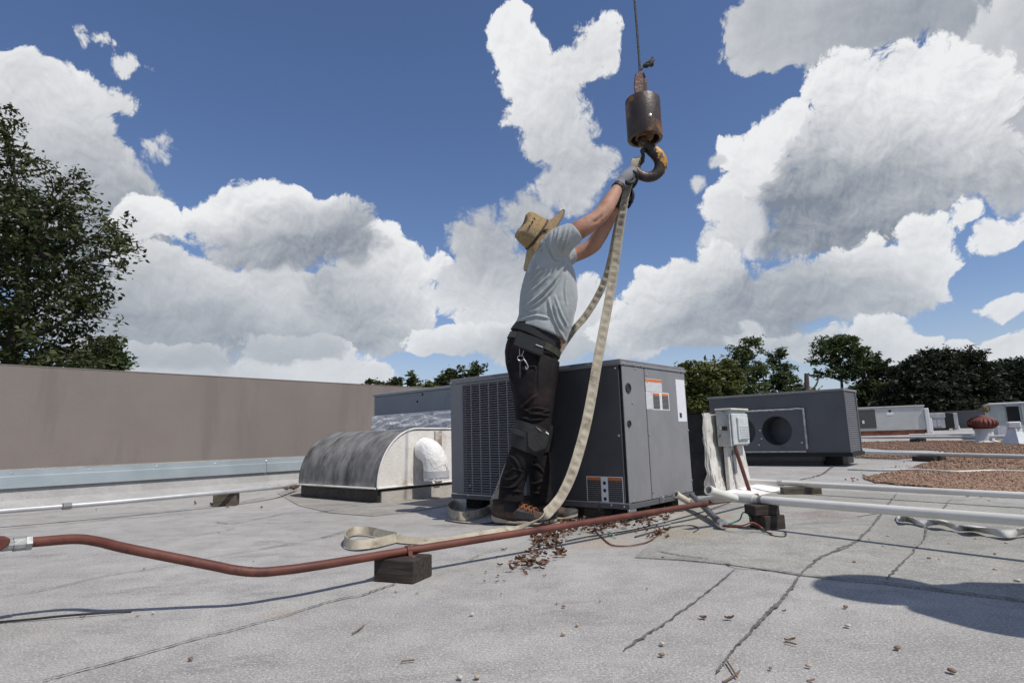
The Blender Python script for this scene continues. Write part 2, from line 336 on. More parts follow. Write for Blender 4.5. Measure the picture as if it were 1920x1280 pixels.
# parapet wall, left
WP = np.array([-4.271, 5.076, 0])      # foot of the wall
WHITE = mat('pale_membrane', (.36, .355, .34), (.44, .435, .42), 5, .9, .6, 120, coord='pos', stain=(.30, .29, .275), stain_scale=3., speck=(.24, .235, .225), speck_scale=210)
GALV = mat('galvanised_flashing', (.32, .37, .39), (.38, .43, .45), 3, .45, .1, 8, metal=.25, coord='pos')
def wallbox(mb, a0, a1, x0, x1, z0, z1): return mb.box((x0, a0, z0), (x1, a1, z1))
wall = empty('parapet_wall', WP, RZ, 'long plain taupe stucco parapet wall on the left', 'wall')
wallbox(MB(), -6, 4.9, -.30, -.012, -.2, 1.196).build('stucco', WALLM, wall, bevel=.004)
mb = MB(); wallbox(mb, -6, 4.9, -.302, -.010, 1.197, 1.206); mb.build('coping', WALLM, wall)
mb = MB(); y0, y1 = -6, 4.9            # white base flashing with a cant
prof = [(-.012, .325), (.004, .325), (.006, .16), (.03, .07), (.16, .006), (.16, .0005), (-.012, .0005)]
mb.rings([[(x, y0, z) for x, z in prof], [(x, y1, z) for x, z in prof]]); mb.build('base_flashing', WHITE, wall)
mb = MB(); prof = [(.0065, .309), (.012, .309), (.013, .268), (.034, .262), (.036, .168), (.030, .166), (.029, .257), (.0065, .262)]
for k in range(4):
    a, b = -6+2.75*k, -6+2.75*(k+1)-.004
    m2 = MB(); m2.rings([[(x, a, z) for x, z in prof], [(x, b, z) for x, z in prof]]); cf = m2.build('counterflashing', GALV, wall)
SCREW = mat('screw_zinc', (.6, .6, .6), rough=.3, metal=.9)
mb = MB(); mb.lathe([(.007, 0), (.007, .003), (.004, .005)], 8, R=np.array([[0, 0, 1.], [0, 1, 0], [-1, 0, 0]]))
scr = mb.mesh('screw')
for k in range(9):
    o = link('screw', scr, SCREW, wall); o.location = (.0125, -1.6+.55*k, .29)

# ------------------------------------------------------------------ the new packaged unit
UN = np.array([.594, 3.288, 0])
UGREY = mat('unit_grey_paint', (.198, .198, .203), (.22, .22, .225), 5, .42, .22, 3.5, spec=.4, bdist=.03)
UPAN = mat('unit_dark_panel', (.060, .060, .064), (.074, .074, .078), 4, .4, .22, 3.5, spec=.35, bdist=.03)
DARKM = mat('dark_void', (.012, .012, .013), rough=.9)
FIN = mat('coil_fins', (.10, .10, .105), rough=.4, metal=.6)
unit = empty('air_conditioner', UN, RZ, 'new dark grey packaged rooftop unit with louvred side behind the worker', 'rooftop unit')
W_, Dp, Z0, Z1 = 1.383, .775, .07, .881
b = MB().box((-W_, 0.05, Z0+.03), (-.004, Dp, .846)).build('cabinet', UGREY, unit, bevel=.004)
# front face: grille frame, slats, blank panel
gx0, gx1, gz0, gz1 = -1.262, -.765, .110, .830
fr = MB(); fr.box((-W_, -.004, Z0+.035), (gx0, .003, .845)); fr.box((gx1, -.004, Z0+.035), (gx1+.06, .003, .845)); fr.box((gx0, -.004, gz1), (gx1, .003, .845)); fr.box((gx0, -.004, Z0+.035), (gx1, .003, gz0)); fr.build('grille_frame', UGREY, unit, bevel=.002)
MB().box((gx0-.01, .042, gz0-.01), (gx1+.01, .046, gz1+.01)).build('grille_backing', DARKM, unit)
ncol, nrow = 6, 46; cw = (gx1-gx0)/ncol; rh = (gz1-gz0)/nrow
for k in range(1, ncol): MB().box((gx0+k*cw-.0045, -.0045, gz0), (gx0+k*cw+.0045, .003, gz1)).build('mullion', UGREY, unit)
sm = MB(); hw = cw/2-.0045
sm.rings([[(-hw, .004, .0008), (-hw, -.0062, -.0042), (-hw, -.0065, .0002), (-hw, .004, .0042)], [(hw, .004, .0008), (hw, -.0062, -.0042), (hw, -.0065, .0002), (hw, .004, .0042)]]); smesh = sm.mesh('slat')
for i in range(ncol):
    for j in range(nrow):
        o = link('slat', smesh, UGREY, unit); o.location = (gx0+(i+.5)*cw, -.002, gz0+(j+.5)*rh)
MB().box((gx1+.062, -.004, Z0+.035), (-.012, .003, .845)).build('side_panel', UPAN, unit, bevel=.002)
# right face: narrow and wide panels, corner post
MB().box((-.003, .010, Z0+.03), (.004, .252, .846)).build('corner_panel', UGREY, unit, bevel=.002)
MB().box((-.003, .260, Z0+.03), (.004, Dp-.002, .846)).build('service_panel', UGREY, unit, bevel=.002)
# top cap with drip lip
tp = MB(); tp.box((-W_-.008, -.008, .847), (.010, Dp+.008, .868)); tp.build('top_lip', UGREY, unit, bevel=.002)
tp = MB(); tp.box((-W_-.005, -.005, .8685), (.006, Dp+.005, Z1)); tp.build('top_cover', UGREY, unit, bevel=.004)
br = MB(); br.box((-W_-.004, -.006, Z0), (.012, Dp+.004, Z0+.027)); br.build('base_rail', mat('base_rail_mat', (.10, .10, .105), rough=.5), unit, bevel=.002)
MB().box((-W_, -.0085, Z0+.0275), (.0125, -.0045, Z0+.0335)).build('rail_edge', mat('bare_edge', (.45, .45, .46), rough=.35, metal=.6), unit)
RB = np.array([[0, 0, 1.], [0, 1, 0], [-1, 0, 0]]); RFp = np.array([[1, 0, 0.], [0, 0, -1], [0, 1, 0]])
RUB = mat('rubber_black', (.02, .02, .021), rough=.6)
for (y, z, r) in ((.063, .721, .027), (.051, .524, .0175)):     # grommets
    MB().lathe([(r, 0), (r*1.08, .003), (r, .006), (r*.72, .006), (r*.66, .0015)], 20, (.004, y, z), RB).build('grommet', RUB, unit, smooth=True)
sc = MB(); sc.lathe([(.0065, 0), (.0065, .003), (.003, .0055)], 8, R=RB); scm = sc.mesh('screw')
for (y, z) in ((.02, .857), (.13, .857), (.21, .857), (.72, .857), (.155, .835), (.28, .81), (.28, .768), (.10, .64), (.27, .46), (.27, .14), (.765, .77), (.765, .48), (.765, .17), (.05, .11), (.42, .115), (.68, .115)):
    o = link('screw', scm, SCREW, unit); o.location = (.0045 if z < .85 else .0102, y, z)
sc = MB(); sc.lathe([(.0065, 0), (.0065, .003), (.003, .0055)], 8, R=RFp); scm2 = sc.mesh('screw')
for (x, z) in ((-1.37, .857), (-.03, .46), (-.03, .83), (-1.22, .095), (-.69, .095), (-.02, .085), (-1.20, .16), (-.1, .09)):
    o = link('screw', scm2, SCREW, unit); o.location = (x, -.0045 if z < .85 else -.0085, z)
# lifting lug
MB().tube([(.006, .325, .10), (.03, .325, .112), (.038, .325, .10), (.03, .325, .088), (.006, .325, .085)], .006, 8).build('lifting_lug', SCREW, unit, smooth=True)
MB().box((.0005, -.012, .045), (.014, .06, .0695)).build('corner_bracket', SCREW, unit, bevel=.002)
# labels
PAPER = mat('label_paper', (.72, .73, .74), rough=.5)
def text_mat(name, paper, ink, rows, axis, dens=.55):
    M = bpy.data.materials.new(name); M.use_nodes = True; t = NT(M.node_tree); bs = M.node_tree.nodes['Principled BSDF']
    sp = M.node_tree.nodes.new('ShaderNodeSeparateXYZ'); M.node_tree.links.new(t.n('ShaderNodeTexCoord', out=3), sp.inputs[0])
    row = t.math('FRACT', t.math('MULTIPLY', sp.outputs[2], rows)); line = t.math('LESS_THAN', row, .5)
    cb = M.node_tree.nodes.new('ShaderNodeCombineXYZ'); M.node_tree.links.new(t.math('MULTIPLY', sp.outputs[axis], 420.), cb.inputs[0]); M.node_tree.links.new(t.math('FLOOR', t.math('MULTIPLY', sp.outputs[2], rows)), cb.inputs[1])
    wd = t.math('LESS_THAN', t.noise(cb.outputs[0], 1., 1, .5, dim='2D'), dens)
    M.node_tree.links.new(t.mix(t.math('MULTIPLY', line, wd), paper, ink), bs.inputs['Base Color']); bs.inputs['Roughness'].default_value = .45; return M
TXW = text_mat('printed_notice', (.74, .75, .76), (.18, .18, .19), 150, 1); TXK = text_mat('printed_black', (.015, .015, .016), (.22, .22, .22), 130, 1); TXKF = text_mat('printed_black_side', (.015, .015, .016), (.16, .16, .16), 90, 0)
ORG = mat('label_orange', (.55, .13, .03), (.6, .17, .04), 60, .5)
def lab(y0, y1, z0, z1, m_, k=0, name='label', par=None): return MB().box((.0042+k*.0004, y0, z0), (.0048+k*.0004, y1, z1)).build(name, m_, par or unit)
n1 = lab(.260, .457, .711, .786, TXW, name='notice_label'); lab(.262, .455, .767, .784, ORG, 2, 'header_strip', n1)
lab(.256, .328, .606, .708, TXW, name='notice_label')
wl = lab(.331, .538, .604, .708, PAPER, 0, 'warning_label')
for a, b_ in ((.338, .418), (.448, .530)):
    lab(a, b_, .609, .703, TXK, 2, 'warning_text', wl); lab(a+.001, b_-.001, .689, .7025, ORG, 4, 'header_strip', wl)
lab(.428, .436, .615, .69, TXW, 2, 'pictogram_column', wl)
ps = lab(.643, .763, .536, .800, text_mat('printed_sheet', (.76, .77, .79), (.52, .53, .55), 170, 1), name='paper_sheet')
lab(.665, .695, .560, .590, RUB, 2, 'printed_square', ps)
def labf(x0, x1, z0, z1, m_, k=0, name='label', par=None): return MB().box((x0, -.0048-k*.0004, z0), (x1, -.0042-k*.0004, z1)).build(name, m_, par or unit)
wf = labf(-.258, -.021, .100, .240, PAPER, 0, 'warning_label')
for a, b_ in ((-.254, -.162), (-.116, -.025)):
    labf(a, b_, .105, .236, TXKF, 2, 'warning_text', wf); labf(a+.001, b_-.001, .220, .2355, ORG, 4, 'header_strip', wf)
for z in (.205, .165, .12): MB().lathe([(.010, 0), (.010, .0006)], 12, (-.139, -.0052, z), RFp).build('pictogram', RUB, wf)
# hook of wire at the base rail and the stub drain of the unit
WOOD = mat('weathered_wood', (.022, .016, .012), (.058, .044, .034), 3., .9, .8, 30, stretch=(3, 30, 30), lo=.35, hi=.65, bdist=.004)
WOODB = mat('grey_wood', (.07, .054, .041), (.14, .115, .09), 3., .9, .8, 30, stretch=(3, 30, 30), bdist=.004)
def wblock(name, c, size, rz, label, mt=WOOD, group=None):
    o = MB().box((-size[0]/2, -size[1]/2, 0), (size[0]/2, size[1]/2, size[2])).build(name, mt, bevel=.003)
    o.location = [float(q) for q in c]; o.rotation_euler = (0, 0, rz); return tag(o, label, 'wood block', group)
q = gp(1124, 972); wblock('wood_block', (q[0], q[1]+.05, .0005), (.14, .09, .068), RZ, 'short wood block under the near edge of the new unit', WOODB)
MB().tube([(-.18, -.008, .10), (-.178, -.014, .085), (-.18, -.012, .06), (-.176, -.006, .05)], .004, 6).build('rail_hook', RUB, unit)
# skids that carry the unit
for (x, y) in ((-1.25, .12), (-.12, .62), (-1.25, .66)):
    p = UN + EX*x + EY*y; wblock('wood_block', (p[0], p[1], .0005), (.15, .09, .068), RZ, {.12: 'wood block under the louvred end of the new unit', .62: 'wood block under the rear right corner of the new unit', .66: 'wood block under the rear left corner of the new unit'}[y])

# ------------------------------------------------------------------ barrel hood on its curb, left of the unit
HO = np.array([-1.048, 4.67, 0])
WEATH = mat('sooty_metal', (.10, .098, .093), (.26, .252, .238), 3.6, .75, .3, 40, stretch=(3., 1.6, 1.6), lo=.28, hi=.72, stain=(.05, .048, .046), stain_scale=2.2, stain_lo=.5, stain_hi=.72, streak=((.36, .345, .32), (14, 3, 2.2), .70))
WCOAT = mat('white_coating', (.66, .635, .59), (.75, .73, .69), 6, .7, .6, 45, bdist=.006, stain=(.36, .28, .21), stain_scale=3.4, stain_lo=.52, stain_hi=.78)
WCRUST = mat('crusted_white_coating', (.70, .69, .67), (.82, .81, .80), 9, .85, .9, 34, bdist=.013, stain=(.30, .29, .28), stain_scale=14, stain_lo=.58, stain_hi=.72)
WCOATD = mat('dirty_white_coating', (.50, .48, .44), (.62, .60, .56), 14, .75, .6, 45, bdist=.006, stain=(.28, .20, .14), stain_scale=12., stain_lo=.54, stain_hi=.72, streak=((.09, .08, .07), (34, 34, 5.), .55))
TARB = mat('black_tar', (.014, .013, .013), (.03, .029, .028), 9, .5, .8, 25, bdist=.02)
hood = empty('exhaust_hood', HO, RZ, 'sooty barrel shaped exhaust hood with a white end', 'exhaust hood')
ze = .118; prof = [(-.03, ze-.012)]
for k in range(0, 15):
    a = math.pi/2*k/14; prof.append((.375-.395*math.cos(a), ze+.445*math.sin(a)))
prof += [(.58, ze+.442), (.78, ze+.440)]
Lh = 1.165
mb = MB(); pr = prof+[(p[0], p[1]-.012) if i > 1 else (p[0]+.012, p[1]) for i, p in list(enumerate(prof))[::-1]]
xs = np.linspace(-Lh, 0.0, 10); rows = []
for x in xs: rows.append([(x, y+.006*mnoise.noise(Vector((x*3, y*5, z*5))), z+.006*mnoise.noise(Vector((x*3+9, y*5, z*5)))) for y, z in pr])
mb.rings(rows); mb.build('barrel_shell', WEATH, hood, smooth=True)
inner = [(y+(.014 if i == 0 else .008), min(z, ze+.432)) for i, (y, z) in enumerate(prof)]
for x0, x1, m_ in ((-.012, .006, WCOAT), (-Lh-.004, -Lh+.012, WEATH)):
    mb = MB(); poly = [(y, z) for y, z in inner]+[(.77, ze-.008)]
    mb.rings([[(x0, y, z) for y, z in poly], [(x1, y, z) for y, z in poly]]); e = mb.build('end_plate', m_, hood, bevel=.003)
mb = MB()                               # raised rolled rim along the white end
pts = [(.010, y, z) for y, z in prof[1:]]; mb.tube(pts, .007, 8); mb.build('end_rim', WCOAT, hood, smooth=True)
mb = MB(); mb.tube([(-Lh, -.028, ze-.004), (0, -.028, ze-.004)], .008, 6); mb.tube([(.008, -.02, ze-.004), (.008, .78, ze-.004)], .008, 6); mb.build('bottom_rim', WCOAT, hood)
MB().box((-Lh+.0, .004, 0), (-.02, .80, ze-.014)).build('curb', TARB, hood, bevel=.006)
MB().box((-.0195, .03, .0005), (-.004, .80, .088)).build('curb_flashing', mat('curb_membrane', (.36, .335, .30), (.44, .41, .38), 8, .85, .4, 60), hood)
MB().box((-.01, .55, .118), (.03, .62, .54)).build('corner_strip', mat('rusty_strip', (.25, .17, .12), (.62, .60, .56), 9, .8, .5, 40), hood, bevel=.004)
# gooseneck elbow
eb = MB(); cpt = []; cx, cy, cz = 0., .43, .39
for k in range(12):
    a = k/11*rad(88); cpt.append((.02+.15*math.sin(a), cy, cz-.15*(1-math.cos(a))))
cpt.append((.172, cy, cz-.24)); rr = [.098]*12+[.100]
eb.tube(cpt, rr, 18); elb = eb.build('gooseneck', WCRUST, hood, smooth=True)
for v_ in elb.data.vertices: v_.co += Vector((.006*mnoise.noise(v_.co*18), .006*mnoise.noise(v_.co*18+Vector((7, 0, 0))), .004*mnoise.noise(v_.co*18+Vector((0, 9, 0)))))
MB().lathe([(.103, 0), (.105, -.055)], 18, (.170, cy, cz-.165)).build('gooseneck_mouth', mat('grey_mouth', (.42, .43, .46), (.5, .5, .52), 12, .7, .4, 40), elb, smooth=True)

# grey cabinet behind the hood
GB = HO + EY*.95
GREYB = mat('blue_grey_sheet', (.19, .22, .245), (.225, .25, .272), 2, .5, .05, 8, stain=(.16, .18, .20), stain_scale=2.5)
gb = empty('duct_cabinet', GB, RZ, 'blue grey sheet metal cabinet with white sealed base behind the hood', 'rooftop unit')
MB().box((-1.41, 0, .70), (.02, .8, .93)).build('cabinet', GREYB, gb, bevel=.004)
MB().box((-1.42, -.01, .932), (.03, .81, .960)).build('lid', mat('lid_grey', (.30, .32, .33), rough=.5), gb, bevel=.004)
cb_ = MB(); n = 24; rowsz = np.linspace(0.0, .735, 30); grid = []
for z in rowsz: grid.append([(-1.425+1.46*k/n, -.012-.085*(1-z/.735)-.006*mnoise.noise(Vector((k*.7, z*26, 0)))-.008*mnoise.noise(Vector((k*.23, z*44, 4))), z) for k in range(n+1)])
cb_.rings(grid, False, False, closed=False); cb_.build('sealed_base', WCRUST, gb)
MB().box((-1.415, .005, 0), (.025, .805, .699)).build('base_box', WCRUST, gb)
for (x, z) in ((-.62, .905), (-.70, .84)): MB().lathe([(.012, 0), (.012, .004), (.005, .008)], 8, (x, 0, z), RFp).build('bolt', RUB, gb)

# ------------------------------------------------------------------ old tarred curb and disconnect, right of the unit
OC = UN + EX*(-.22) + EY*1.5
oc = empty('old_duct_curb', OC, RZ, 'old duct curb with black tar front and white coated side', 'duct curb')
def rough_slab(mb, f, nu_, nv): # f(u,v)->point
    mb.rings([[f(i/nu_, j/nv) for i in range(nu_+1)] for j in range(nv+1)], False, False, closed=False)
MB().box((-.9, .02, 0), (-.02, .68, .60)).build('box', TARB, oc)
mb = MB(); rough_slab(mb, lambda u, v: (-.92+.925*u, -.004-.03*(1-v)**3-.012*mnoise.noise(Vector((u*9, v*9, 1))), v*.605), 20, 16); mb.build('tar_front', TARB, oc, smooth=True)
mb = MB(); rough_slab(mb, lambda u, v: (.0+.012+.065*(1-v)**2.2+.014*mnoise.noise(Vector((u*6, v*8, 3))), -.015+.10*u*0+.72*u-.02*(1-v), v*.61), 16, 18); mb.build('coated_side', WCOATD, oc, smooth=True)
mb = MB(); rough_slab(mb, lambda u, v: (.008+.03*mnoise.noise(Vector((0, v*7, 2)))*(1-u)+(.012+.065*(1-v)**2.2)*u, -.022-.03*(1-v)**2-.008*mnoise.noise(Vector((u*6, v*11, 5)))-.01*(1-u), .05+v*.555), 8, 20); mb.build('coating_edge', WCOATD, oc, smooth=True)
mb = MB(); rough_slab(mb, lambda u, v: (-.93+.95*u, -.02+.74*v, .612+.01*mnoise.noise(Vector((u*8, v*8, 8)))), 14, 8); mb.build('sealed_top', mat('grey_sealant', (.16, .16, .155), (.5, .49, .47), 9, .8, .8, 40), oc, smooth=True)
mb = MB(); rough_slab(mb, lambda u, v: (.10+.22*u, -.03+.78*v, .004+.03*max(0, 1-u*1.1)+.012*mnoise.noise(Vector((u*7, v*14, 2)))*(1-u)), 8, 14); mb.build('flashing_skirt', WCRUST, oc, smooth=True)
# disconnect box
dsc = empty('disconnect_switch', OC+EX*.045+EY*.13, RZ, 'rust stained grey electrical disconnect box on the old curb', 'electrical box')
EBX = mat('stained_grey_enamel', (.36, .38, .37), (.46, .48, .47), 16, .5, .1, 30, stain=(.12, .11, .09), stain_scale=20, stain_lo=.56, stain_hi=.68, streak=((.30, .16, .06), (60, 60, 7), .57))
EBXL = mat('pale_grey_enamel', (.46, .50, .50), (.55, .58, .58), 14, .5, .1, 30, streak=((.38, .25, .14), (70, 70, 8), .60))
MB().box((0, 0, .355), (.105, .33, .625)).build('enclosure', EBX, dsc, bevel=.004)
MB().box((.106, .012, .365), (.124, .32, .60)).build('cover', EBXL, dsc, bevel=.006)
MB().box((-.004, -.008, .6255), (.128, .34, .640)).build('rain_lip', mat('lip_cream', (.60, .55, .47), (.66, .63, .58), 20, .6), dsc, bevel=.004)
MB().box((.125, .08, .40), (.14, .28, .57)).build('lever_housing', EBXL, dsc, bevel=.004)
for k in range(6): MB().box((.1405, .10, .41+.017*k), (.144, .27, .418+.017*k)).build('rib', EBXL, dsc)
MB().box((.045, -.014, .475), (.085, -.0005, .505)).build('knockout_plate', RUB, dsc, bevel=.002)
MB().lathe([(.014, 0), (.014, .008), (.006, .012)], 10, (.038, 0, .497), RFp).build('lock_pin', SCREW, dsc)
MB().box((.03, .02, .03), (.06, .34, .354)).build('mounting_post', WCOATD, dsc, bevel=.004)
MB().box((.062, .10, .15), (.068, .16, .32)).build('dark_strap', mat('grey_strap', (.14, .15, .16), rough=.5), dsc)
REDP = mat('red_oxide_paint', (.085, .022, .014), (.15, .048, .03), 7, .6, .25, 90, lo=.3, hi=.7, stain=(.055, .016, .013), stain_scale=9, bdist=.003)
p0 = OC+EX*.145+EY*.20; P0 = p0+np.array([0, 0, .354]); P1 = OC+EX*.19+EY*.30+np.array([0, 0, .01])
mb = MB(); mb.tube([P0, (P0*2+P1)/3, P1], .0145, 12); tag(mb.build('drop_pipe', REDP, smooth=True), 'short red painted conduit dropping from the disconnect box', 'pipe')

# ------------------------------------------------------------------ units farther off
FU = UN + EY*5.367
FUM = mat('slate_grey_paint', (.078, .082, .089), (.094, .098, .105), 2, .5, .08, 20, stain=(.066, .067, .073), stain_scale=3.)
SEAL = mat('silver_sealant', (.30, .31, .32), (.42, .43, .44), 14, .5, .8, 30, bdist=.02)
fu = empty('ducted_rooftop_unit', FU, RZ, 'slate grey rooftop unit with big round duct opening, on a low curb', 'rooftop unit')
MB().box((-1.85, .62, .17), (-.135, .625, .92)).build('rear_panel', FUM, fu)
def hole_panel(x0, x1, z0, z1, y, holes, seg=32, th=.02):
    bm = bmesh.new(); 
    outer = [bm.verts.new((x, y, z)) for x, z in ((x0, z0), (x1, z0), (x1, z1), (x0, z1))]
    edges = [bm.edges.new((outer[i], outer[(i+1) % 4])) for i in range(4)]
    for (cx, cz, r) in holes:
        vs = [bm.verts.new((cx+r*math.cos(2*math.pi*k/seg), y, cz+r*math.sin(2*math.pi*k/seg))) for k in range(seg)]
        edges += [bm.edges.new((vs[i], vs[(i+1) % seg])) for i in range(seg)]
    bmesh.ops.triangle_fill(bm, use_beauty=True, edges=edges)
    r_ = bmesh.ops.extrude_face_region(bm, geom=bm.faces[:]); bmesh.ops.translate(bm, vec=(0, th, 0), verts=[v for v in r_['geom'] if isinstance(v, bmesh.types.BMVert)])
    bmesh.ops.recalc_face_normals(bm, faces=bm.faces); me = bpy.data.meshes.new('panel'); bm.to_mesh(me); bm.free(); return me
HOL = [(-.955, .459, .187), (-1.42, .459, .187)]
link('front_panel', hole_panel(-1.852, -.135, .172, .922, 0, HOL), FUM, fu)
link('duct_plate', hole_panel(-1.70, -.61, .20, .725, -.014, HOL, th=.0125), FUM, fu)
for (cx, cz, r) in HOL:
    mb = MB(); mb.rings([[(cx+r*math.cos(a), y, cz+r*math.sin(a)) for a in np.linspace(0, 2*math.pi, 32, False)] for y in (-.018, .30)], False, True); mb.build('duct_collar', mat('collar_metal', (.10, .105, .11), rough=.4, metal=.5), fu, smooth=True)
MB().box((-1.85, .021, .172), (-1.835, .62, .92)).build('left_panel', FUM, fu); MB().box((-1.85, .021, .172), (-.136, .62, .185)).build('floor_panel', FUM, fu)
MB().box((-1.87, -.02, .923), (-.115, .64, .952)).build('lid', mat('lid_slate', (.20, .205, .21), rough=.5), fu, bevel=.004)
mb = MB(); pts = [(-1.70+1.10*k/26, -.018, .728+.008*mnoise.noise(Vector((k*.9, 0, 0)))) for k in range(27)]+[(-.605, -.018, .70-.48*k/12+.004*math.sin(k)) for k in range(13)]
mb.tube(pts, [.013+.006*mnoise.noise(Vector((i*1.3, 2, 0))) for i in range(len(pts))], 7); mb.build('sealant_bead', SEAL, fu, smooth=True)
MB().box((-1.65, -.022, .178), (-.62, -.0145, .198)).build('drip_edge', SEAL, fu)
for (x, z) in ((-1.17, .47), (-1.2, .28), (-.66, .30), (-1.16, .36)): MB().lathe([(.011, 0), (.011, .004), (.004, .008)], 8, (x, -.015, z), RFp).build('bolt', SCREW, fu)
MB().box((-.134, .0, .172), (-.12, .05, .922)).build('corner_post', FUM, fu); MB().box((-.134, .57, .172), (-.12, .62, .922)).build('corner_post', FUM, fu)
MB().box((-.15, .05, .172), (-.148, .57, .922)).build('coil', DARKM, fu)
mb = MB()
for k in range(14): mb.box((-.134, .055+.04*k-.006, .175), (-.130, .055+.04*k+.006, .92))
for k in range(28): mb.box((-.1295, .05, .19+.026*k), (-.1262, .57, .196+.026*k))
tag(mb.build('coil_guard', mat('guard_grey', (.26, .27, .28), rough=.45), fu), kind='stuff')
MB().box((-1.88, -.012, .125), (-.10, .63, .171)).build('base_rail', DARKM, fu)
MB().box((-1.75, .20, .06), (-.50, 1.0, .124)).build('curb_cap', mat('curb_grey', (.13, .14, .15), (.16, .165, .175), 5, .7), fu, bevel=.004)
MB().box((-1.72, .23, 0), (-.53, .97, .0595)).build('curb', mat('curb_dark', (.11, .115, .125), rough=.8), fu)
MB().box((-.52, .35, 0), (-.30, .9, .124)).build('support_block', RUB, fu)

def far_at(px, py, dist):               # footprint origin on the roof at a given distance
    d = ray(px, py); t = dist/math.hypot(d[0], d[1]); p = _C+d*t; p[2] = roofz(p[0], p[1]); return p
def mpp(p): return np.linalg.norm(p-_C)/FPX
# beige unit with a dark access panel
TAN = mat('pale_beige_paint', (.44, .44, .42), (.50, .50, .48), 1.5, .5, stain=(.38, .36, .33), stain_scale=2.)
p = far_at(1661, 800, 27.); k = mpp(p); tz = J(1655, 762, p[1])[2]-p[2]; bz = J(1655, 812, p[1])[2]-p[2]
tu = empty('beige_rooftop_unit', p, -rad(26), 'pale beige rooftop unit with dark panel and rusty base, beyond the gravel', 'rooftop unit')
hw = 50*k*1.06
MB().box((-hw, 0, bz+.10), (hw, 1.2, tz-.05)).build('cabinet', TAN, tu, bevel=.01); MB().box((-hw-.03, -.03, tz-.049), (hw+.03, 1.23, tz)).build('lid', TAN, tu, bevel=.01)
MB().box((-hw+.07, -.012, bz+.2), (-hw+.98, -.001, tz-.1)).build('access_panel', mat('dark_panel', (.07, .065, .06), rough=.6), tu)
for x in (-hw+.33, -hw+.52): MB().box((x, -.02, tz-.62), (x+.07, -.0125, tz-.50)).build('label', PAPER, tu)
MB().box((-hw+1.35, -.008, tz-.33), (-hw+1.58, -.001, tz-.22)).build('label', PAPER, tu); MB().lathe([(.05, 0), (.05, .01)], 10, (-hw+1.47, -.001, tz-.18), RFp).build('knob', RUB, tu)
MB().box((-hw+.05, .02, 0), (hw-.05, 1.18, bz+.099)).build('base_rail', mat('rusted_rail', (.16, .05, .03), (.24, .10, .06), 4, .9), tu, bevel=.01)
MB().box((hw+.001, -.06, .05), (hw+.14, .4, tz-.12)).build('conduit_panel', mat('white_enamel', (.62, .62, .61), rough=.5), tu, bevel=.02); MB().box((hw+.141, -.04, .02), (hw+.2, .1, tz-.5)).build('riser', PAPER, tu, bevel=.01)
# group of small silver units further back
SIL = mat('oxidised_silver', (.30, .30, .31), (.42, .42, .43), 2.2, .6, .3, 12, stain=(.18, .18, .19), stain_scale=2.)
for (xa, xb, yt, yb, dist, lb) in ((1733, 1766, 775, 797, 36., 'silver rooftop unit with dark side opening, far off by the trees'), (1711, 1731, 780, 796, 34., 'low weathered silver unit right behind the beige unit'), (1776, 1794, 778, 794, 37., 'small silver elbow vent right of the far silver unit')):
    p = far_at((xa+xb)/2, 800, dist); k = mpp(p); zt = J((xa+xb)/2, yt, p[1])[2]-p[2]; hw = (xb-xa)/2*k
    e = empty('silver_rooftop_unit', p, -rad(24), lb, 'rooftop unit')
    if xb-xa > 30:
        MB().box((-hw, 0, .12), (hw, 1., zt)).build('cabinet', SIL, e, bevel=.02); MB().box((-hw-.03, -.04, zt-.22), (hw+.02, 1.03, zt+.02)).build('lid', SIL, e, bevel=.02)
        MB().box((hw-.02, -.0, .14), (hw+.34, .9, zt-.02)).build('dark_louvre', DARKM, e); MB().box((hw+.341, .02, .1), (hw+.52, .9, zt)).build('end_post', SIL, e, bevel=.02)
        MB().box((-hw*.8, .03, 0), (hw*.9, .95, .119)).build('base', RUB, e)
        for q_ in (-.6, -.2, .2, .6): MB().box((q_*hw-.12, -.02, .2), (q_*hw+.05, -.001, zt-.3)).build('rib', SIL, e)
    elif yt == 780:
        MB().box((-hw, 0, .1), (hw*.1, .8, zt)).build('cabinet', SIL, e, bevel=.03); MB().box((hw*.15, .05, .05), (hw, .8, zt*.8)).build('duct', SIL, e, bevel=.06); MB().box((-hw*.9, .02, 0), (hw*.9, .8, .09)).build('base', RUB, e)
    else:
        mb = MB(); mb.tube([(-hw*.5, .4, zt-.18), (-hw*.1, .4, zt-.12), (hw*.5, .4, zt-.3), (hw*.8, .4, .15), (hw*.9, .4, .0)], .16, 10); mb.build('elbow', SIL, e, smooth=True); MB().box((-hw, 0, 0), (-hw*.4, .7, zt)).build('cabinet', SIL, e, bevel=.02); MB().box((hw*.2, .6, .1), (hw*1.2, .62, zt)).build('panel', DARKM, e)
# turbine vent
p = far_at(1845, 810, 17.0); k = mpp(p); zt = J(1845, 780, p[1])[2]-p[2]; zm = J(1845, 806, p[1])[2]-p[2]
tv = empty('turbine_vent', p, 0, 'rust red turbine vent on a pale metal neck', 'roof vent')
RUST = mat('rust_red', (.13, .035, .025), (.22, .08, .06), 5, .7, .3, 30, streak=((.34, .30, .27), (22, 22, 2), .62))
Rb = 19*k; hb = zt-zm
mb = MB(); mb.lathe([(Rb*.80*math.cos(a)+Rb*.1, zm+hb*.5+hb*.46*math.sin(a)) for a in np.linspace(-1.2, 1.3, 10)], 28); mb.build('core', RUST, tv, smooth=True)
mb = MB(); a_ = np.linspace(-1.25, 1.25, 9)
mb.rings([[((Rb*.80*math.cos(a)+Rb*.08)*1., .0, zm+hb*.5+hb*.48*math.sin(a)) for a in a_], [((Rb*.88*math.cos(a)+Rb*.12), Rb*.10, zm+hb*.5+hb*.48*math.sin(a)) for a in a_]], False, False, closed=False); vane = mb.mesh('vane')
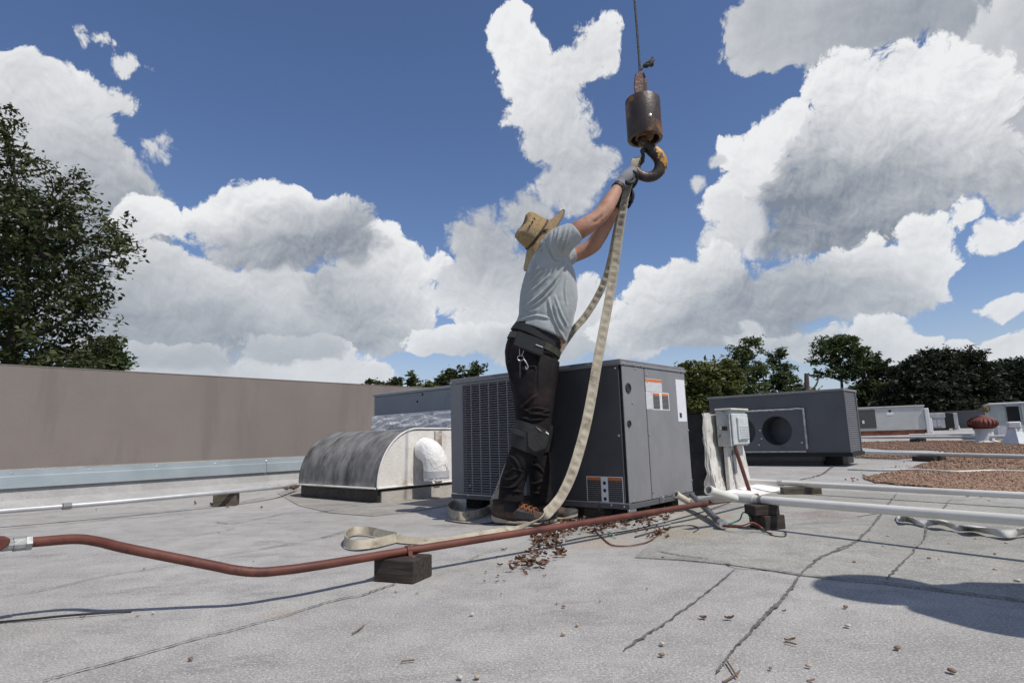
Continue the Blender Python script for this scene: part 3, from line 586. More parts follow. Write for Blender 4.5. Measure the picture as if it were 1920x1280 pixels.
for q_ in range(20):
    o = link('vane', vane, RUST, tv); o.rotation_euler = (0, 0, 2*math.pi*q_/20)
MB().lathe([(Rb*.30, zt-.01), (Rb*.25, zt+.02), (.01, zt+.03)], 16).build('cap', RUST, tv, smooth=True)
MB().lathe([(Rb*.66, 0), (Rb*.60, .06), (Rb*.58, zm-.005), (Rb*.66, zm), (Rb*.66, zm+.03)], 24).build('neck', mat('neck_galv', (.52, .54, .54), (.40, .42, .42), 5, .5, .1, 10), tv, smooth=True)
MB().lathe([(Rb*.95, 0), (Rb*.95, .012), (Rb*.66, .03)], 24).build('flange', WCOAT, tv)
# white cap vent at the right edge
p = far_at(1903, 812, 15.5); k = mpp(p); zt = J(1903, 790, p[1])[2]-p[2]
cv = empty('cap_vent', p, -rad(30), 'small white metal cap vent with flared base at the right edge', 'roof vent')
WHT = mat('white_galv', (.56, .58, .60), (.64, .66, .68), 4, .5)
MB().lathe([(17*k, 0), (17*k, .02), (9*k, zt*.55), (9*k, zt*.7)], 4).build('flared_base', WHT, cv); MB().box((-7.5*k, -7.5*k, zt*.7), (7.5*k, 7.5*k, zt)).build('cap', WHT, cv, bevel=.02)
# greenish ribbed unit, right edge
p = far_at(1862, 806, 19.0); k = mpp(p); zt = J(1880, 755, p[1])[2]-p[2]; zb = J(1880, 797, p[1])[2]-p[2]
ru = empty('ribbed_rooftop_unit', p, -rad(34), 'pale green grey ribbed rooftop unit cut by the right edge', 'rooftop unit')
PGR = mat('pale_green_grey', (.36, .40, .39), (.43, .47, .45), 2, .5, stain=(.32, .34, .32), stain_scale=3.); wdt = 105*k
MB().box((.30, .0, zb), (wdt, 1.6, zt-.05)).build('cabinet', PGR, ru, bevel=.01); MB().box((-.02, -.03, zt-.049), (wdt, 1.62, zt)).build('lid', WHT, ru, bevel=.01)
MB().box((0, .02, zb), (.30, 1.6, zt-.05)).build('end_panel', PGR, ru, bevel=.01); MB().box((.31, -.012, zb+.05), (.55, -.001, zt-.1)).build('dark_opening', DARKM, ru)
for q_ in range(7): MB().box((.60+.28*q_, -.03, zb+.02), (.64+.28*q_, -.001, zt-.06)).build('rib', PGR, ru)
MB().box((1.2, -.06, zb+.1), (1.65, -.031, zt-.45)).build('access_panel', PGR, ru); MB().box((.1, .06, 0), (wdt, 1.5, zb-.001)).build('base', WCRUST, ru)
mb = MB(); mb.box((-.16, -.05, zt-.22), (.0, .05, zt-.04)); mb.build('vine_clump', mat('dry_vine', (.16, .10, .05), (.22, .17, .09), 20, .9, 1., 30, bdist=.05), ru, bevel=.05)
# far parapet
A = far_at(1700, 795, 44.); B = far_at(2150, 792, 40.)
fp = empty('far_parapet', (0, 0, 0), 0, 'low dark grey parapet along the far right edge of the roof', 'wall')
dv = (B-A)/np.linalg.norm(B-A); nn = np.array([-dv[1], dv[0], 0]); zt = J(1820, 773, A[1])[2]
mb = MB(); mb.rings([[q_ for q_ in (P_, P_+nn*.2, P_+nn*.2+[0, 0, zt-P_[2]], P_+[0, 0, zt-P_[2]])] for P_ in (A, B)]); mb.build('parapet', mat('grey_parapet', (.11, .105, .11), (.13, .125, .13), 1, .9), fp)
mb = MB(); mb.rings([[q_ for q_ in (P_-nn*.05+[0, 0, zt-P_[2]+.004], P_+nn*.25+[0, 0, zt-P_[2]+.004], P_+nn*.25+[0, 0, zt-P_[2]+.05], P_-nn*.05+[0, 0, zt-P_[2]+.05])] for P_ in (A, B)]); mb.build('coping', mat('parapet_cap', (.16, .155, .16), rough=.6), fp)
#==PART3==
# ------------------------------------------------------------------ pipes, blocks and wires on the roof
PVC = mat('white_pvc', (.62, .60, .54), (.70, .69, .65), 4, .4, stain=(.45, .40, .32), stain_scale=7., stain_lo=.66, stain_hi=.8)
def pipe(name, pts, r, mt, label, cat='pipe', k=6, n=12, group=None):
    o = MB().tube(spline(pts, k) if len(pts) > 2 else pts, r, n).build(name, mt, smooth=True); return tag(o, label, cat, group)
# red oxide gas pipe with its bend
rp = [(60,1016,.215),(140,1010,.215),(185,1015,.205),(240,1028,.186),(400,1060,.125),(440,1068,.110),(485,1072,.097),(535,1068,.092),(600,1059,.091),(770,1031,.0880),(1060,985,.09),(1290,949,.085),(1350,939,.08),(1420,929,.06)]
red = tag(MB().tube(spline([gp(*p) for p in rp], 8), .0140, 16).build('gas_pipe', REDP, smooth=True), 'long red painted gas pipe bending across the roof', 'pipe')
fit0 = gp(47, 1018, .215); fit1 = gp(64, 1016, .215); fdir = (fit1-fit0)/np.linalg.norm(fit1-fit0)
EMT = mat('zinc_fitting', (.26, .27, .265), (.38, .39, .38), 30, .5, .3, 60, metal=.3)
cpl = empty('pipe_coupling', fit0, 0, 'silver threaded coupling at the left end of the red pipe', 'pipe fitting')
MB().tube([fit0-fdir*.026, fit0+fdir*.0], .0185, 12).build('sleeve', EMT, cpl, world=True); MB().tube([fit0+fdir*.0005, fit0+fdir*.014], .021, 6).build('hex_nut', EMT, cpl, world=True); MB().tube([fit0-fdir*.05, fit0-fdir*.0262], .015, 10).build('thread', EMT, cpl, world=True)
bx = fit0-fdir*.105; e = empty('red_metal_box', (bx[0], bx[1], 0), math.atan2(fdir[1], fdir[0]), 'red brown painted metal box cut by the left edge', 'metal box')
mb = MB(); mb.rings([[(-.14, -.05, .12), (-.14, .05, .12), (-.14, .05, .262), (-.14, -.05, .262)], [(.0, -.05, .165), (.0, .05, .165), (.0, .05, .250), (.0, -.05, .250)], [(.068, -.03, .222), (.068, .04, .222), (.068, .04, .236), (.068, -.03, .236)]]); mb.build('body', REDP, e, bevel=.003); MB().tube([(-.10, 0, .0), (-.10, 0, .14)], .018, 12).build('riser', REDP, e, smooth=True); MB().box((-.145, -.055, .263), (-.01, .055, .268)).build('lid', REDP, e, bevel=.002)
c0 = gp(755, 1096); ctr = np.array([-.395, 2.145, .0005])
bk = wblock('wood_block', ctr, (.155, .125, .073), rad(-22), 'dark brown wood block carrying the red pipe', WOOD)
a = gp(765, 1032, .0880); b = gp(785, 1029, .0880); t_ = (b-a)/np.linalg.norm(b-a); nrm = np.array([-t_[1], t_[0], 0]); st = empty('pipe_strap', (a[0], a[1], .0735), 0, 'small red pipe strap nailed to the dark wood block', 'pipe strap')
mb = MB(); arc = [a+nrm*.05+[0, 0, -.0150], a+nrm*.021+[0, 0, -.0145]]+[a+nrm*.0172*math.cos(q)+np.array([0, 0, .0172*math.sin(q)]) for q in np.linspace(.0, math.pi, 9)]+[a-nrm*.021+[0, 0, -.0145], a-nrm*.05+[0, 0, -.0150]]
mb.ribbon(arc, [t_*.008]*len(arc), [np.array([0, 0, .0008])]*len(arc)); mb.build('band', REDP, st, world=True)
mb = MB(); mb.lathe([(.005, 0), (.005, .002)], 8, tuple(a-nrm*.042+[0, 0, -.014])); mb.build('nail', SCREW, st, world=True)
# pale conduit along the parapet
cp = [gp(-60, 963, .105), gp(0, 958, .105), gp(200, 942, .108), gp(420, 922, .115), gp(520, 913, .10), gp(560, 906, .08)]
pc_ = pipe('wall_conduit', cp, .0165, mat('pale_conduit', (.42, .43, .43), (.52, .53, .53), 6, .45, metal=.2), 'pale grey conduit running along the foot of the parapet', 'conduit')
q = gp(117, 949, .107); q2 = gp(133, 947.5, .107); o = MB().tube([q, q2], .022, 8).build('conduit_coupling', mat('grey_coupling', (.2, .2, .2), rough=.6)); tag(o, 'short dark coupling on the conduit by the parapet', 'pipe fitting')
q = gp(418, 949); wblock('wood_block', (q[0], q[1]+.05, .0005), (.17, .10, .0975), rad(8), 'grey wood block under the conduit by the parapet', WOODB)
# drain pipes on the right
A1, B1 = gp(1395, 934, .135), gp(1925, 976, .135); B1x = B1+(B1-A1)*.6
d1 = empty('drain_pipe', (A1[0], A1[1], 0), 0, 'thick white drain pipe with open tee, nearest of the white pipes', 'pipe')
MB().tube([A1, B1, B1x], .0195, 14).build('run', PVC, d1, smooth=True, world=True)
u1 = (B1-A1)/np.linalg.norm(B1-A1)
MB().tube([A1-u1*.06, A1+u1*.06], .0235, 14).build('tee', PVC, d1, smooth=True, world=True)
MB().tube([A1+u1*.085, A1+u1*.105], .0205, 14).build('clamp_band', mat('band_grey', (.18, .17, .16), (.3, .29, .28), 30, .6), d1, world=True)
s0 = J(1378, 934, A1[1]-.015); s1 = J(1328, 918, A1[1]-.14); mb = MB()
tv_ = (s1-s0)/np.linalg.norm(s1-s0)
def open_tube(mb, P0, P1, r, n=16):
    t = (P1-P0)/np.linalg.norm(P1-P0); a = np.cross(t, [0, 0, 1.]); a /= np.linalg.norm(a); b = np.cross(t, a)
    ring = lambda p, q: [p+q*(math.cos(2*math.pi*k/n)*a+math.sin(2*math.pi*k/n)*b) for k in range(n)]
    mb.rings([ring(P0, r), ring(P1-t*.012, r), ring(P1-t*.0119, r*1.15), ring(P1, r*1.15), ring(P1, r*.82), ring(P1-t*.07, r*.8)], True, True)
open_tube(mb, s0, s1, .0205); mb.build('open_branch', PVC, d1, smooth=True, world=True)
mb = MB(); bp = spline([A1-u1*.08, J(1352, 933, A1[1]+.18), J(1324, 937, A1[1]+.42), J(1297, 945, A1[1]+.66)], 6); mb.tube(bp, .0205, 12); mb.build('elbow_run', PVC, d1, smooth=True, world=True)
mb = MB(); e0 = J(1297, 944, A1[1]+.66); e1 = J(1267, 926, A1[1]+.60); open_tube(mb, e0, e1, .019); mb.build('open_stub', mat('cream_pvc', (.52, .46, .36), (.6, .55, .46), 9, .5), d1, smooth=True, world=True)
A2, B2 = gp(1388, 901, .075), gp(1925, 929, .07); B2x = B2+(B2-A2)*.5
d2 = empty('drain_pipe', (A2[0], A2[1], 0), 0, 'white drain pipe lying just behind the nearest one', 'pipe'); MB().tube([A2, B2, B2x], .019, 12).build('run', PVC, d2, smooth=True, world=True)
u2 = (B2-A2)/np.linalg.norm(B2-A2); MB().tube([A2+u2*.33, A2+u2*.37], .024, 12).build('coupling', mat('grey_band', (.45, .44, .42), rough=.6), d2, world=True)
A3, B3 = gp(1590, 847, .09), gp(1925, 856, .09); d3 = empty('drain_pipe', (A3[0], A3[1], 0), 0, 'white drain pipe crossing the middle of the gravel', 'pipe'); MB().tube([A3, B3, B3+(B3-A3)*.3], .026, 10).build('run', PVC, d3, smooth=True, world=True)
u3 = (B3-A3)/np.linalg.norm(B3-A3); q = gp(1722, 850, .09); MB().tube([q-u3*.1, q+u3*.1], .031, 10).build('coupling', PVC, d3, world=True)
A4, B4 = gp(1606, 820, .12), gp(1925, 818, .12); pipe('drain_pipe', [A4, B4, B4+(B4-A4)*.2], .032, PVC, 'thin white pipe along the far edge of the gravel', k=3)
A5, B5 = gp(1705, 815, .10), gp(1925, 811.5, .10); pipe('drain_pipe', [A5, (A5+B5)/2, B5], .03, PVC, 'farthest thin white pipe, passing before the turbine vent', k=3)
pipe('white_cable', [gp(1590, 879, .012), gp(1650, 881, .012), gp(1720, 880, .02), gp(1790, 884, .015), gp(1860, 882, .015), gp(1930, 884, .012)], .012, PVC, 'thin white cable lying loosely over the gravel', 'cable')
q = gp(1437, 990)
s_a = A1+u1*min(np.linspace(.02, .6, 300), key=lambda s_: abs(pixv([A1+u1*s_])[0][0]-1431))
w1 = wblock('wood_block', (s_a[0]+.008, s_a[1]-.002, .0045), (.115, .115, .064), rad(18), 'cracked wood block at the bottom of the pipe stack', WOOD)
w2 = wblock('wood_block', (s_a[0]-.012, s_a[1]-.002, .0692), (.125, .10, .046), rad(8), 'wood plank piece directly under the nearest white pipe', WOOD)
q = A2+u2*.50; wblock('wood_block', (q[0], q[1], .0005), (.26, .10, .05), rad(-12), 'flat wood block under the second white pipe', WOODB)
for (px, A_, u_, lb, sz) in ((1742, A3, u3, 'dark wood block under the pipe across the gravel', (.32, .2, .062)), (1720, A4, (B4-A4)/np.linalg.norm(B4-A4), 'dark block under the far gravel pipe, nearest the beige unit', (.26, .22, .085)), (1916, A4, (B4-A4)/np.linalg.norm(B4-A4), 'dark block under the far gravel pipe at the right edge', (.34, .3, .085)), (1798, A5, (B5-A5)/np.linalg.norm(B5-A5), 'dark block under the farthest white pipe', (.5, .3, .065))):
    best = min(np.linspace(0, 30, 600), key=lambda s_: abs(pixv([A_+u_*s_])[0][0]-px)); q = A_+u_*best
    wblock('wood_block', (q[0], q[1], roofz(q[0], q[1])+.001), sz, math.atan2(u_[1], u_[0]), lb, RUB if 'dark block' in lb else WOOD)
# loose grey conduit with connector and its wires
GC = mat('grey_pvc', (.095, .10, .11), (.125, .13, .14), 5, .5); lc = empty('loose_conduit', gp(1358, 988), 0, 'loose grey conduit leaning off the new unit with bare wires', 'conduit')
k0 = UN+EX*.03+EY*.70+np.array([0, 0, .085]); k1 = gp(1352, 981, .026); k2 = gp(1366, 995, .026); kd = (k2-k1)/np.linalg.norm(k2-k1)
MB().tube([k0, k1], .0165, 12).build('tube', GC, lc, smooth=True, world=True); MB().tube([k1-kd*.01, k1+kd*.016], .021, 12).build('collar', mat('pale_collar', (.3, .31, .32), rough=.5), lc, world=True)
MB().tube([k1+kd*.0165, k1+kd*.04, k1+kd*.06], [.026, .026, .017], 12).build('connector', SCREW, lc, smooth=True, world=True)
ce = k1+kd*.06
def wire(pts, c, label, r=.0034):
    return pipe('wire', pts, r, mat('wire_'+label.split()[0], c, rough=.45), label, 'wire', 8, 6)
wire([ce, gp(1385, 975, .03), gp(1392, 962, .07), gp(1400, 960, .075), gp(1408, 972, .05), gp(1418, 985, .012), gp(1434, 998, .005)], (.02, .22, .11), 'green wire arching from the loose conduit')
wire([ce, gp(1390, 985, .04), gp(1410, 979, .055), gp(1425, 986, .03), gp(1438, 997, .008), gp(1448, 1000, .005)], (.26, .05, .03), 'red wire curling out of the loose conduit')
wire([ce+[0, 0, -.004], gp(1388, 988, .025), gp(1410, 983, .035), gp(1430, 992, .02), gp(1448, 1003, .006), gp(1468, 1006, .005), gp(1474, 1000, .008), gp(1470, 996, .012)], (.012, .012, .013), 'black wire with a hooked end by the wood blocks')
wire([gp(1112, 990, .005), gp(1128, 1006, .005), gp(1145, 1020, .005), gp(1165, 1023, .005), gp(1190, 1021, .006), gp(1215, 1015, .006), gp(1235, 1002, .006), gp(1238, 992, .02)], (.14, .045, .03), 'brown wire looping over the roof under the new unit', .003)
wire([gp(1060, 1014, .005), gp(1110, 1004, .006), gp(1180, 994, .008), gp(1260, 975, .008), gp(1330, 955, .01), gp(1372, 940, .02)], (.03, .028, .027), 'dark wire lying along the red pipe', .003)
wire([gp(1190, 1006, .005), gp(1250, 990, .008), gp(1290, 984, .01), gp(1310, 990, .006), gp(1300, 998, .005)], (.045, .04, .035), 'grey brown wire near the loose conduit', .003)
wire([gp(1155, 1008, .005), gp(1148, 1001, .012), gp(1140, 996, .008)], (.30, .55, .36), 'pale green wire end among the dry leaves', .003)
wire([gp(835, 975, .004), gp(870, 980, .004), gp(910, 981, .004), gp(930, 978, .004)], (.10, .05, .04), 'thin reddish wire left of the worker\'s shoes', .004)
wire([gp(-20, 1167, .004), gp(60, 1160, .006), gp(117, 1154, .008), gp(182, 1149, .008), gp(247, 1145, .004)], (.02, .02, .02), 'thin black cable at the lower left edge', .0032)
# torn white membrane strip by the right edge
mb = MB(); top = [(1680,968),(1697,966),(1720,976),(1760,976),(1790,984),(1820,988),(1850,990),(1890,994),(1925,990),(1960,996)]; bot = [(1684,976),(1705,979),(1730,985),(1765,984),(1795,994),(1825,996),(1855,1001),(1892,1007),(1925,1002),(1960,1008)]
R0 = spline([gp(x, y, .006+.045*abs(math.sin(i*1.7))) for i, (x, y) in enumerate(top)], 5); R1 = spline([gp(x, y, .006+.012*abs(math.sin(i*2.3+1))) for i, (x, y) in enumerate(bot)], 5); Rm = (R0+R1)/2+np.array([0, 0, .014])
mb.rings([R0, Rm, R1], False, False, closed=False); ts = mb.build('membrane_scrap', mat('white_scrap', (.50, .49, .46), (.60, .59, .56), 12, .95, .4, 60), smooth=True); tag(ts, 'torn curled strip of white membrane by the nearest white pipe', 'scrap')
sm_ = ts.modifiers.new('thick', 'SOLIDIFY'); sm_.thickness = .003
# gravel spread
GRM = mat('gravel_bed', (.12, .062, .04), (.20, .115, .075), 30, .95, .8, 90, coord='pos', bdist=.02)
GRP = mat('gravel_stones', (.15, .078, .048), (.27, .165, .105), 14, .9, coord='pos', speck=(.36, .26, .19), speck_scale=60)
gpoly = [(1640,905),(1618,897),(1650,890),(1690,884),(1712,876),(1750,866),(1770,861),(1735,858),(1680,861),(1620,859),(1578,856),(1600,852),(1700,851),(1768,850),(1775,846),(1740,844),(1660,843),(1608,838),(1606,829),(1700,826),(1925,825),(2080,826),(2100,850),(2080,900),(1990,938),(1920,932),(1860,925),(1760,916)]
GP = np.array([gp(*p)[:2] for p in gpoly])
def inpoly(x, y, P):
    c = False; j = len(P)-1
    for i in range(len(P)):
        if (P[i][1] > y) != (P[j][1] > y) and x < (P[j][0]-P[i][0])*(y-P[i][1])/(P[j][1]-P[i][1])+P[i][0]: c = not c
        j = i
    return c
bm = bmesh.new(); vs = [bm.verts.new((x, y, roofz(x, y)+.006)) for x, y in GP]; ed = [bm.edges.new((vs[i], vs[(i+1) % len(vs)])) for i in range(len(vs))]; bmesh.ops.triangle_fill(bm, edges=ed, use_beauty=True)
bmesh.ops.subdivide_edges(bm, edges=bm.edges[:], cuts=3, use_grid_fill=True)
for v_ in bm.verts: v_.co.z = roofz(v_.co.x, v_.co.y)+.006
me = bpy.data.meshes.new('gravel_bed'); bm.to_mesh(me); bm.free(); gbed = link('gravel', me, GRM); tag(gbed, 'spread of reddish tan gravel on the right of the roof', 'gravel', kind='stuff')
ico = np.array([(1,0,0),(-1,0,0),(0,1,0),(0,-1,0),(0,0,1),(0,0,-1)], float); icf = np.array([(0,2,4),(2,1,4),(1,3,4),(3,0,4),(2,0,5),(1,2,5),(3,1,5),(0,3,5)])
Vg, Fg = [], []; n_ = 0; rr = random.Random(3)
while n_ < 15000:
    px, py = rr.uniform(1570, 2000), 826+(rr.random()**.8)*112
    p = gp(px, py)
    if not inpoly(p[0], p[1], GP) and not (rr.random() < .05 and inpoly(p[0]+rr.gauss(0, .25), p[1]+rr.gauss(0, .25), GP)): continue
    s_ = rr.uniform(.008, .02)*(1+.05*max(0, p[1]-5)); R = np.array(Matrix.Rotation(rr.uniform(0, 6.28), 3, 'Z')); V = (ico*np.array([s_*rr.uniform(.7, 1.2), s_*rr.uniform(.7, 1.1), s_*rr.uniform(.4, .75)])+RNG.normal(0, s_*.08, (6, 3)))@R.T+np.array([p[0], p[1], p[2]+.006+s_*.3])
    Fg.append(icf+6*n_); Vg.append(V); n_ += 1
o = link('gravel_stones', np_mesh('gravel_stones', np.vstack(Vg), np.vstack(Fg), [GRP]), GRP, gbed); tag(o, kind='stuff')
# pebbles, dead leaves and twigs lying about
PEB = [mat('pebble_tan', (.36, .27, .19), (.46, .36, .26), 40, .8), mat('pebble_brown', (.16, .10, .07), (.24, .16, .11), 40, .8), mat('pebble_pale', (.42, .39, .32), (.50, .47, .41), 40, .7)]
def pebble_mesh(seed):
    bm = bmesh.new(); bmesh.ops.create_icosphere(bm, subdivisions=2, radius=1)
    for v_ in bm.verts:
        k = 1+.28*mnoise.noise(v_.co*1.3+Vector((seed*7.1, 0, 0))); v_.co *= k; v_.co.z *= .55
    for f in bm.faces: f.smooth = True
    me = bpy.data.meshes.new('pebble'); bm.to_mesh(me); bm.free(); return me
pm = {(k, c_): None for k in range(4) for c_ in range(3)}
for i, (px, py, s_, c_) in enumerate([(885,1155,.011,2),(1045,1133,.009,0),(1057,1140,.010,1),(1083,1175,.010,0),(1057,1192,.011,0),(862,1275,.012,2),(895,1274,.012,0),(743,1111,.010,0),(783,1113,.009,0),(357,1239,.011,1),(258,1156,.009,0),(287,1152,.010,2),(270,1068,.007,1),(475,1054,.006,1),(1242,1211,.012,2),(1241,1232,.011,1),(1590,1177,.013,2),(1586,1141,.012,1),(1665,1007,.012,0),(1657,1026,.010,0),(1742,1049,.012,1),(1762,1051,.010,0),(1780,1021,.010,0),(1830,1012,.011,0),(1887,1020,.012,0),(1866,1041,.010,1),(1867,1070,.013,0),(1908,1092,.016,2),(1683,1219,.013,1),(1786,1263,.014,1),(1602,1056,.012,1),(1630,1012,.008,0),(1716,1022,.007,0),(1517,1253,.010,0),(1445,1257,.008,1),(1320,1161,.014,1),(1243,1047,.011,1),(1855,940,.014,0),(940,1115,.006,1),(1009,1109,.006,0),(1125,1130,.006,1),(1213,1106,.006,1)]):
    k = (i % 4, c_)
    if pm[k] is None: pm[k] = pebble_mesh(i % 4); pm[k].materials.append(PEB[c_])
    q = gp(px, py); o = bpy.data.objects.new('pebble', pm[k]); COL.objects.link(o); o.location = (q[0], q[1], q[2]+s_*.40+.004); s_ *= .52; o.location.z = q[2]+s_*.40+.004; o.scale = (s_*1.15, s_*.9, s_); o.rotation_euler = (0, 0, i*1.7)
    tag(o, ('tan pebble lying loose on the pale roof surface', 'dark brown pebble lying loose on the pale roof surface', 'whitish pebble lying loose on the pale roof surface')[c_], 'pebble', ('loose tan pebbles', 'loose dark pebbles', 'loose whitish pebbles')[c_])
LEAF = mat('dead_leaf', (.085, .042, .026), (.17, .09, .052), 30, .8, coord='pos', stain=(.27, .18, .11), stain_scale=25, stain_lo=.62, stain_hi=.72)
def leaf_geo(rnd, s_, curl):
    V = []; 
    for (u, wd) in ((-1, .05), (-.5, .42), (0, .5), (.5, .34), (1, .03)):
        for sd_ in (-1, 0, 1): V.append((u*s_, sd_*wd*s_, curl*s_*(u*u*.5+abs(sd_)*.55*rnd.uniform(.6, 1.3))))
    F = [(a_*3+b_, a_*3+b_+1, a_*3+b_+4, a_*3+b_+3) for a_ in range(4) for b_ in range(2)]
    return np.array(V), np.array(F)
rnd = random.Random(5); lms = []
for k in range(5):
    V, F = leaf_geo(rnd, 1., rnd.uniform(.5, 1.1)); lms.append(np_mesh('dead_leaf', V, F, [LEAF], True))
for i, (px, py, s_) in enumerate([(937,1062,.020),(911,1074,.014),(908,1092,.012),(934,1082,.016),(932,1093,.012),(945,1092,.009),(946,1032,.024),(932,1046,.014),(1021,1082,.012),(1011,1042,.024),(1028,1050,.014),(1033,1043,.012),(982,1070,.02),(1318,1161,.02),(1368,1163,.022),(1471,1149,.010),(1482,1204,.022),(155,1160,.014),(410,1000,.012),(180,957,.02),(490,953,.03),(1415,905,.02)]):
    q = gp(px, py); o = bpy.data.objects.new('dead_leaf', lms[i % 5]); COL.objects.link(o); o.location = (q[0], q[1], q[2]+.0045); o.scale = (s_*.55,)*3; o.rotation_euler = (rnd.uniform(-.2, .2), rnd.uniform(-.2, .2), rnd.uniform(0, 6.28))
    tag(o, 'single curled brown leaf lying on the open roof', 'leaf', 'scattered brown leaves')
def litter(name, n, pick, label, s0=.008, s1=.020, hmax=.02):
    Vs, Fs = [], []; r_ = random.Random(n)
    for k in range(n):
        px, py = pick(r_); q = gp(px, py); V, F = leaf_geo(r_, r_.uniform(s0, s1), r_.uniform(.3, 1.2))
        R = np.array(Matrix.Rotation(r_.uniform(0, 6.28), 3, 'Z') @ Matrix.Rotation(r_.gauss(0, .45), 3, 'X') @ Matrix.Rotation(r_.gauss(0, .35), 3, 'Y'))
        Vs.append(V@R.T+q+np.array([0, 0, .006+r_.random()*hmax])); Fs.append(F+15*k)
    o = link(name, np_mesh(name, np.vstack(Vs), np.vstack(Fs), [LEAF], True), LEAF); tag(o, label, 'leaf litter', kind='stuff')
litter('leaf_litter', 340, lambda r_: ((lambda x: (x, 1000-(x-1020)*.155+r_.gauss(4, 7)))(r_.uniform(1000, 1260))), 'drift of dry brown leaves along the red pipe')
litter('leaf_litter', 44, lambda r_: (r_.gauss(993, 24), r_.gauss(1058, 8)), 'small heap of dark brown leaves before the drift', .008, .018, .008)
litter('leaf_litter', 60, lambda r_: (r_.uniform(985, 1060), r_.uniform(1010, 1045)), 'thin scatter of leaves joining drift and heap', .009, .02, .004)
litter('leaf_litter', 30, lambda r_: (r_.gauss(545, 10), r_.gauss(916, 3)), 'few dry leaves at the left end of the hood', .02, .035, .01)
litter('leaf_litter', 26, lambda r_: (r_.gauss(1230, 14), r_.gauss(1003, 5)), 'pale crumpled leaf scraps below the new unit', .008, .018, .006)
litter('leaf_litter', 16, lambda r_: (r_.gauss(415, 22), r_.gauss(945, 4)), 'few dry leaves round the block at the parapet', .015, .03, .006)
TW = mat('twig', (.14, .09, .065), (.2, .14, .1), 40, .9)
for i, pts in enumerate([((660,1187),(672,1180),(684,1170)), ((752,1239),(765,1237),(777,1236)), ((1363,1238),(1372,1252),(1382,1268)), ((1355,1278),(1370,1270),(1388,1256)), ((1472,1201),(1482,1204),(1494,1207)), ((1513,1276),(1520,1274),(1527,1272)), ((1608,968),(1640,963),(1665,961))]):
    pipe('twig', [gp(x, y, .006) for x, y in pts], .0019, TW, ['forked twig at lower centre left', 'short straight twig near the bottom centre', 'upright twig of the crossed pair, lower right', 'lying twig of the crossed pair, lower right', 'reddish stick in the lower right foreground', 'short stick at the bottom edge on the right', 'thin stick beside the cracked seam on the right'][i], 'twig', 4, 5)
import collections as _c
_lm = {'the dark wood block': (755, 1080), 'the brown leaf heap': (993, 1060), 'the crossed twigs': (1370, 1258), 'the shadow tip': (1565, 1105), 'the torn white strip': (1800, 990), 'the black cable end': (247, 1145), 'the bend of the red pipe': (470, 1072), 'the stacked wood blocks': (1430, 965), 'the short bottom twig': (765, 1238), 'the cracked seam fork': (1500, 1078), 'the lower right corner': (1920, 1280), 'the parapet block': (418, 940)}
_ord = ['closest', 'second closest', 'third closest', 'fourth closest', 'fifth closest', 'sixth closest', 'seventh closest']
_by = _c.defaultdict(list)
for o in list(COL.objects):
    if o.get('group') in ('loose tan pebbles', 'loose dark pebbles', 'loose whitish pebbles', 'scattered brown leaves'): _by[o['group']].append(o)
for gname, L in _by.items():                 # each one told by its place next to something one can find
    kind_ = {'loose tan pebbles': 'tan pebble', 'loose dark pebbles': 'dark brown pebble', 'loose whitish pebbles': 'whitish pebble', 'scattered brown leaves': 'loose curled brown leaf'}[gname]
    px_ = {o.name: pixv([np.array(o.location)])[0] for o in L}; best_ = {}
    for nm, c_ in _lm.items():
        for r_, o in enumerate(sorted(L, key=lambda o: np.linalg.norm(px_[o.name]-np.array(c_)))):
            if o.name not in best_ or r_ < best_[o.name][0]: best_[o.name] = (r_, nm)
    for o in L:
        r_, nm = best_[o.name]; o['label'] = f'{kind_} lying {_ord[min(r_, 6)]} to {nm}'
#==PART4==
# ------------------------------------------------------------------ hook block hanging from the crane cable
HY = 3.42
HKM = mat('worn_hook_steel', (.028, .022, .02), (.06, .042, .034), 14, .45, .25, 50, metal=.35, stain=(.42, .20, .03), stain_scale=7., stain_lo=.57, stain_hi=.68)
BLK = mat('rusty_block_steel', (.045, .035, .032), (.085, .06, .05), 8, .45, .25, 60, metal=.3, stain=(.34, .15, .04), stain_scale=8, stain_lo=.53, stain_hi=.66)
YEL = mat('chipped_yellow', (.50, .25, .015), (.42, .20, .02), 20, .5, .3, 50, stain=(.05, .035, .03), stain_scale=16, stain_lo=.52, stain_hi=.60)
tb = J(1208, 262, HY); tt = J(1206, 188, HY); ctrb = np.array([(tb[0]+tt[0])/2, HY, 0]); rb = 33.5*.00318
hk = empty('crane_hook', (ctrb[0], HY, tb[2]), 0, 'rusty crane hook with cylindrical weight hanging above the worker', 'crane hook')
zb, zt = tb[2], tt[2]; O = (ctrb[0], HY, 0)
MB().lathe([(rb*.80, zb+.05), (rb*.80, zb), (rb*.97, zb), (rb, zb+.006), (rb, zt-.01), (rb*.96, zt), (rb*.2, zt+.004)], 40, O, cap0=True).build('weight', BLK, hk, smooth=True, world=True)
MB().box((ctrb[0]-.055, HY-.05, zb+.012), (ctrb[0]+.055, HY+.05, zb+.06)).build('swivel_block', mat('orange_rust', (.24, .09, .02), (.10, .05, .03), 14, .7, .5, 50), hk, bevel=.008, world=True)
bp = J(1219, 216, HY-rb*1.005); Rn = RFp
MB().lathe([(.022, -.004), (.022, .003), (.014, .003), (.012, -.002)], 18, tuple(bp+np.array([0, .006, 0])), Rn, cap1=False).build('bolt_ring', RUB, hk, smooth=True, world=True); MB().lathe([(.011, -.004), (.011, .007), (.006, .010)], 12, tuple(bp+np.array([0, .006, 0])), Rn).build('bolt', SCREW, hk, smooth=True, world=True)
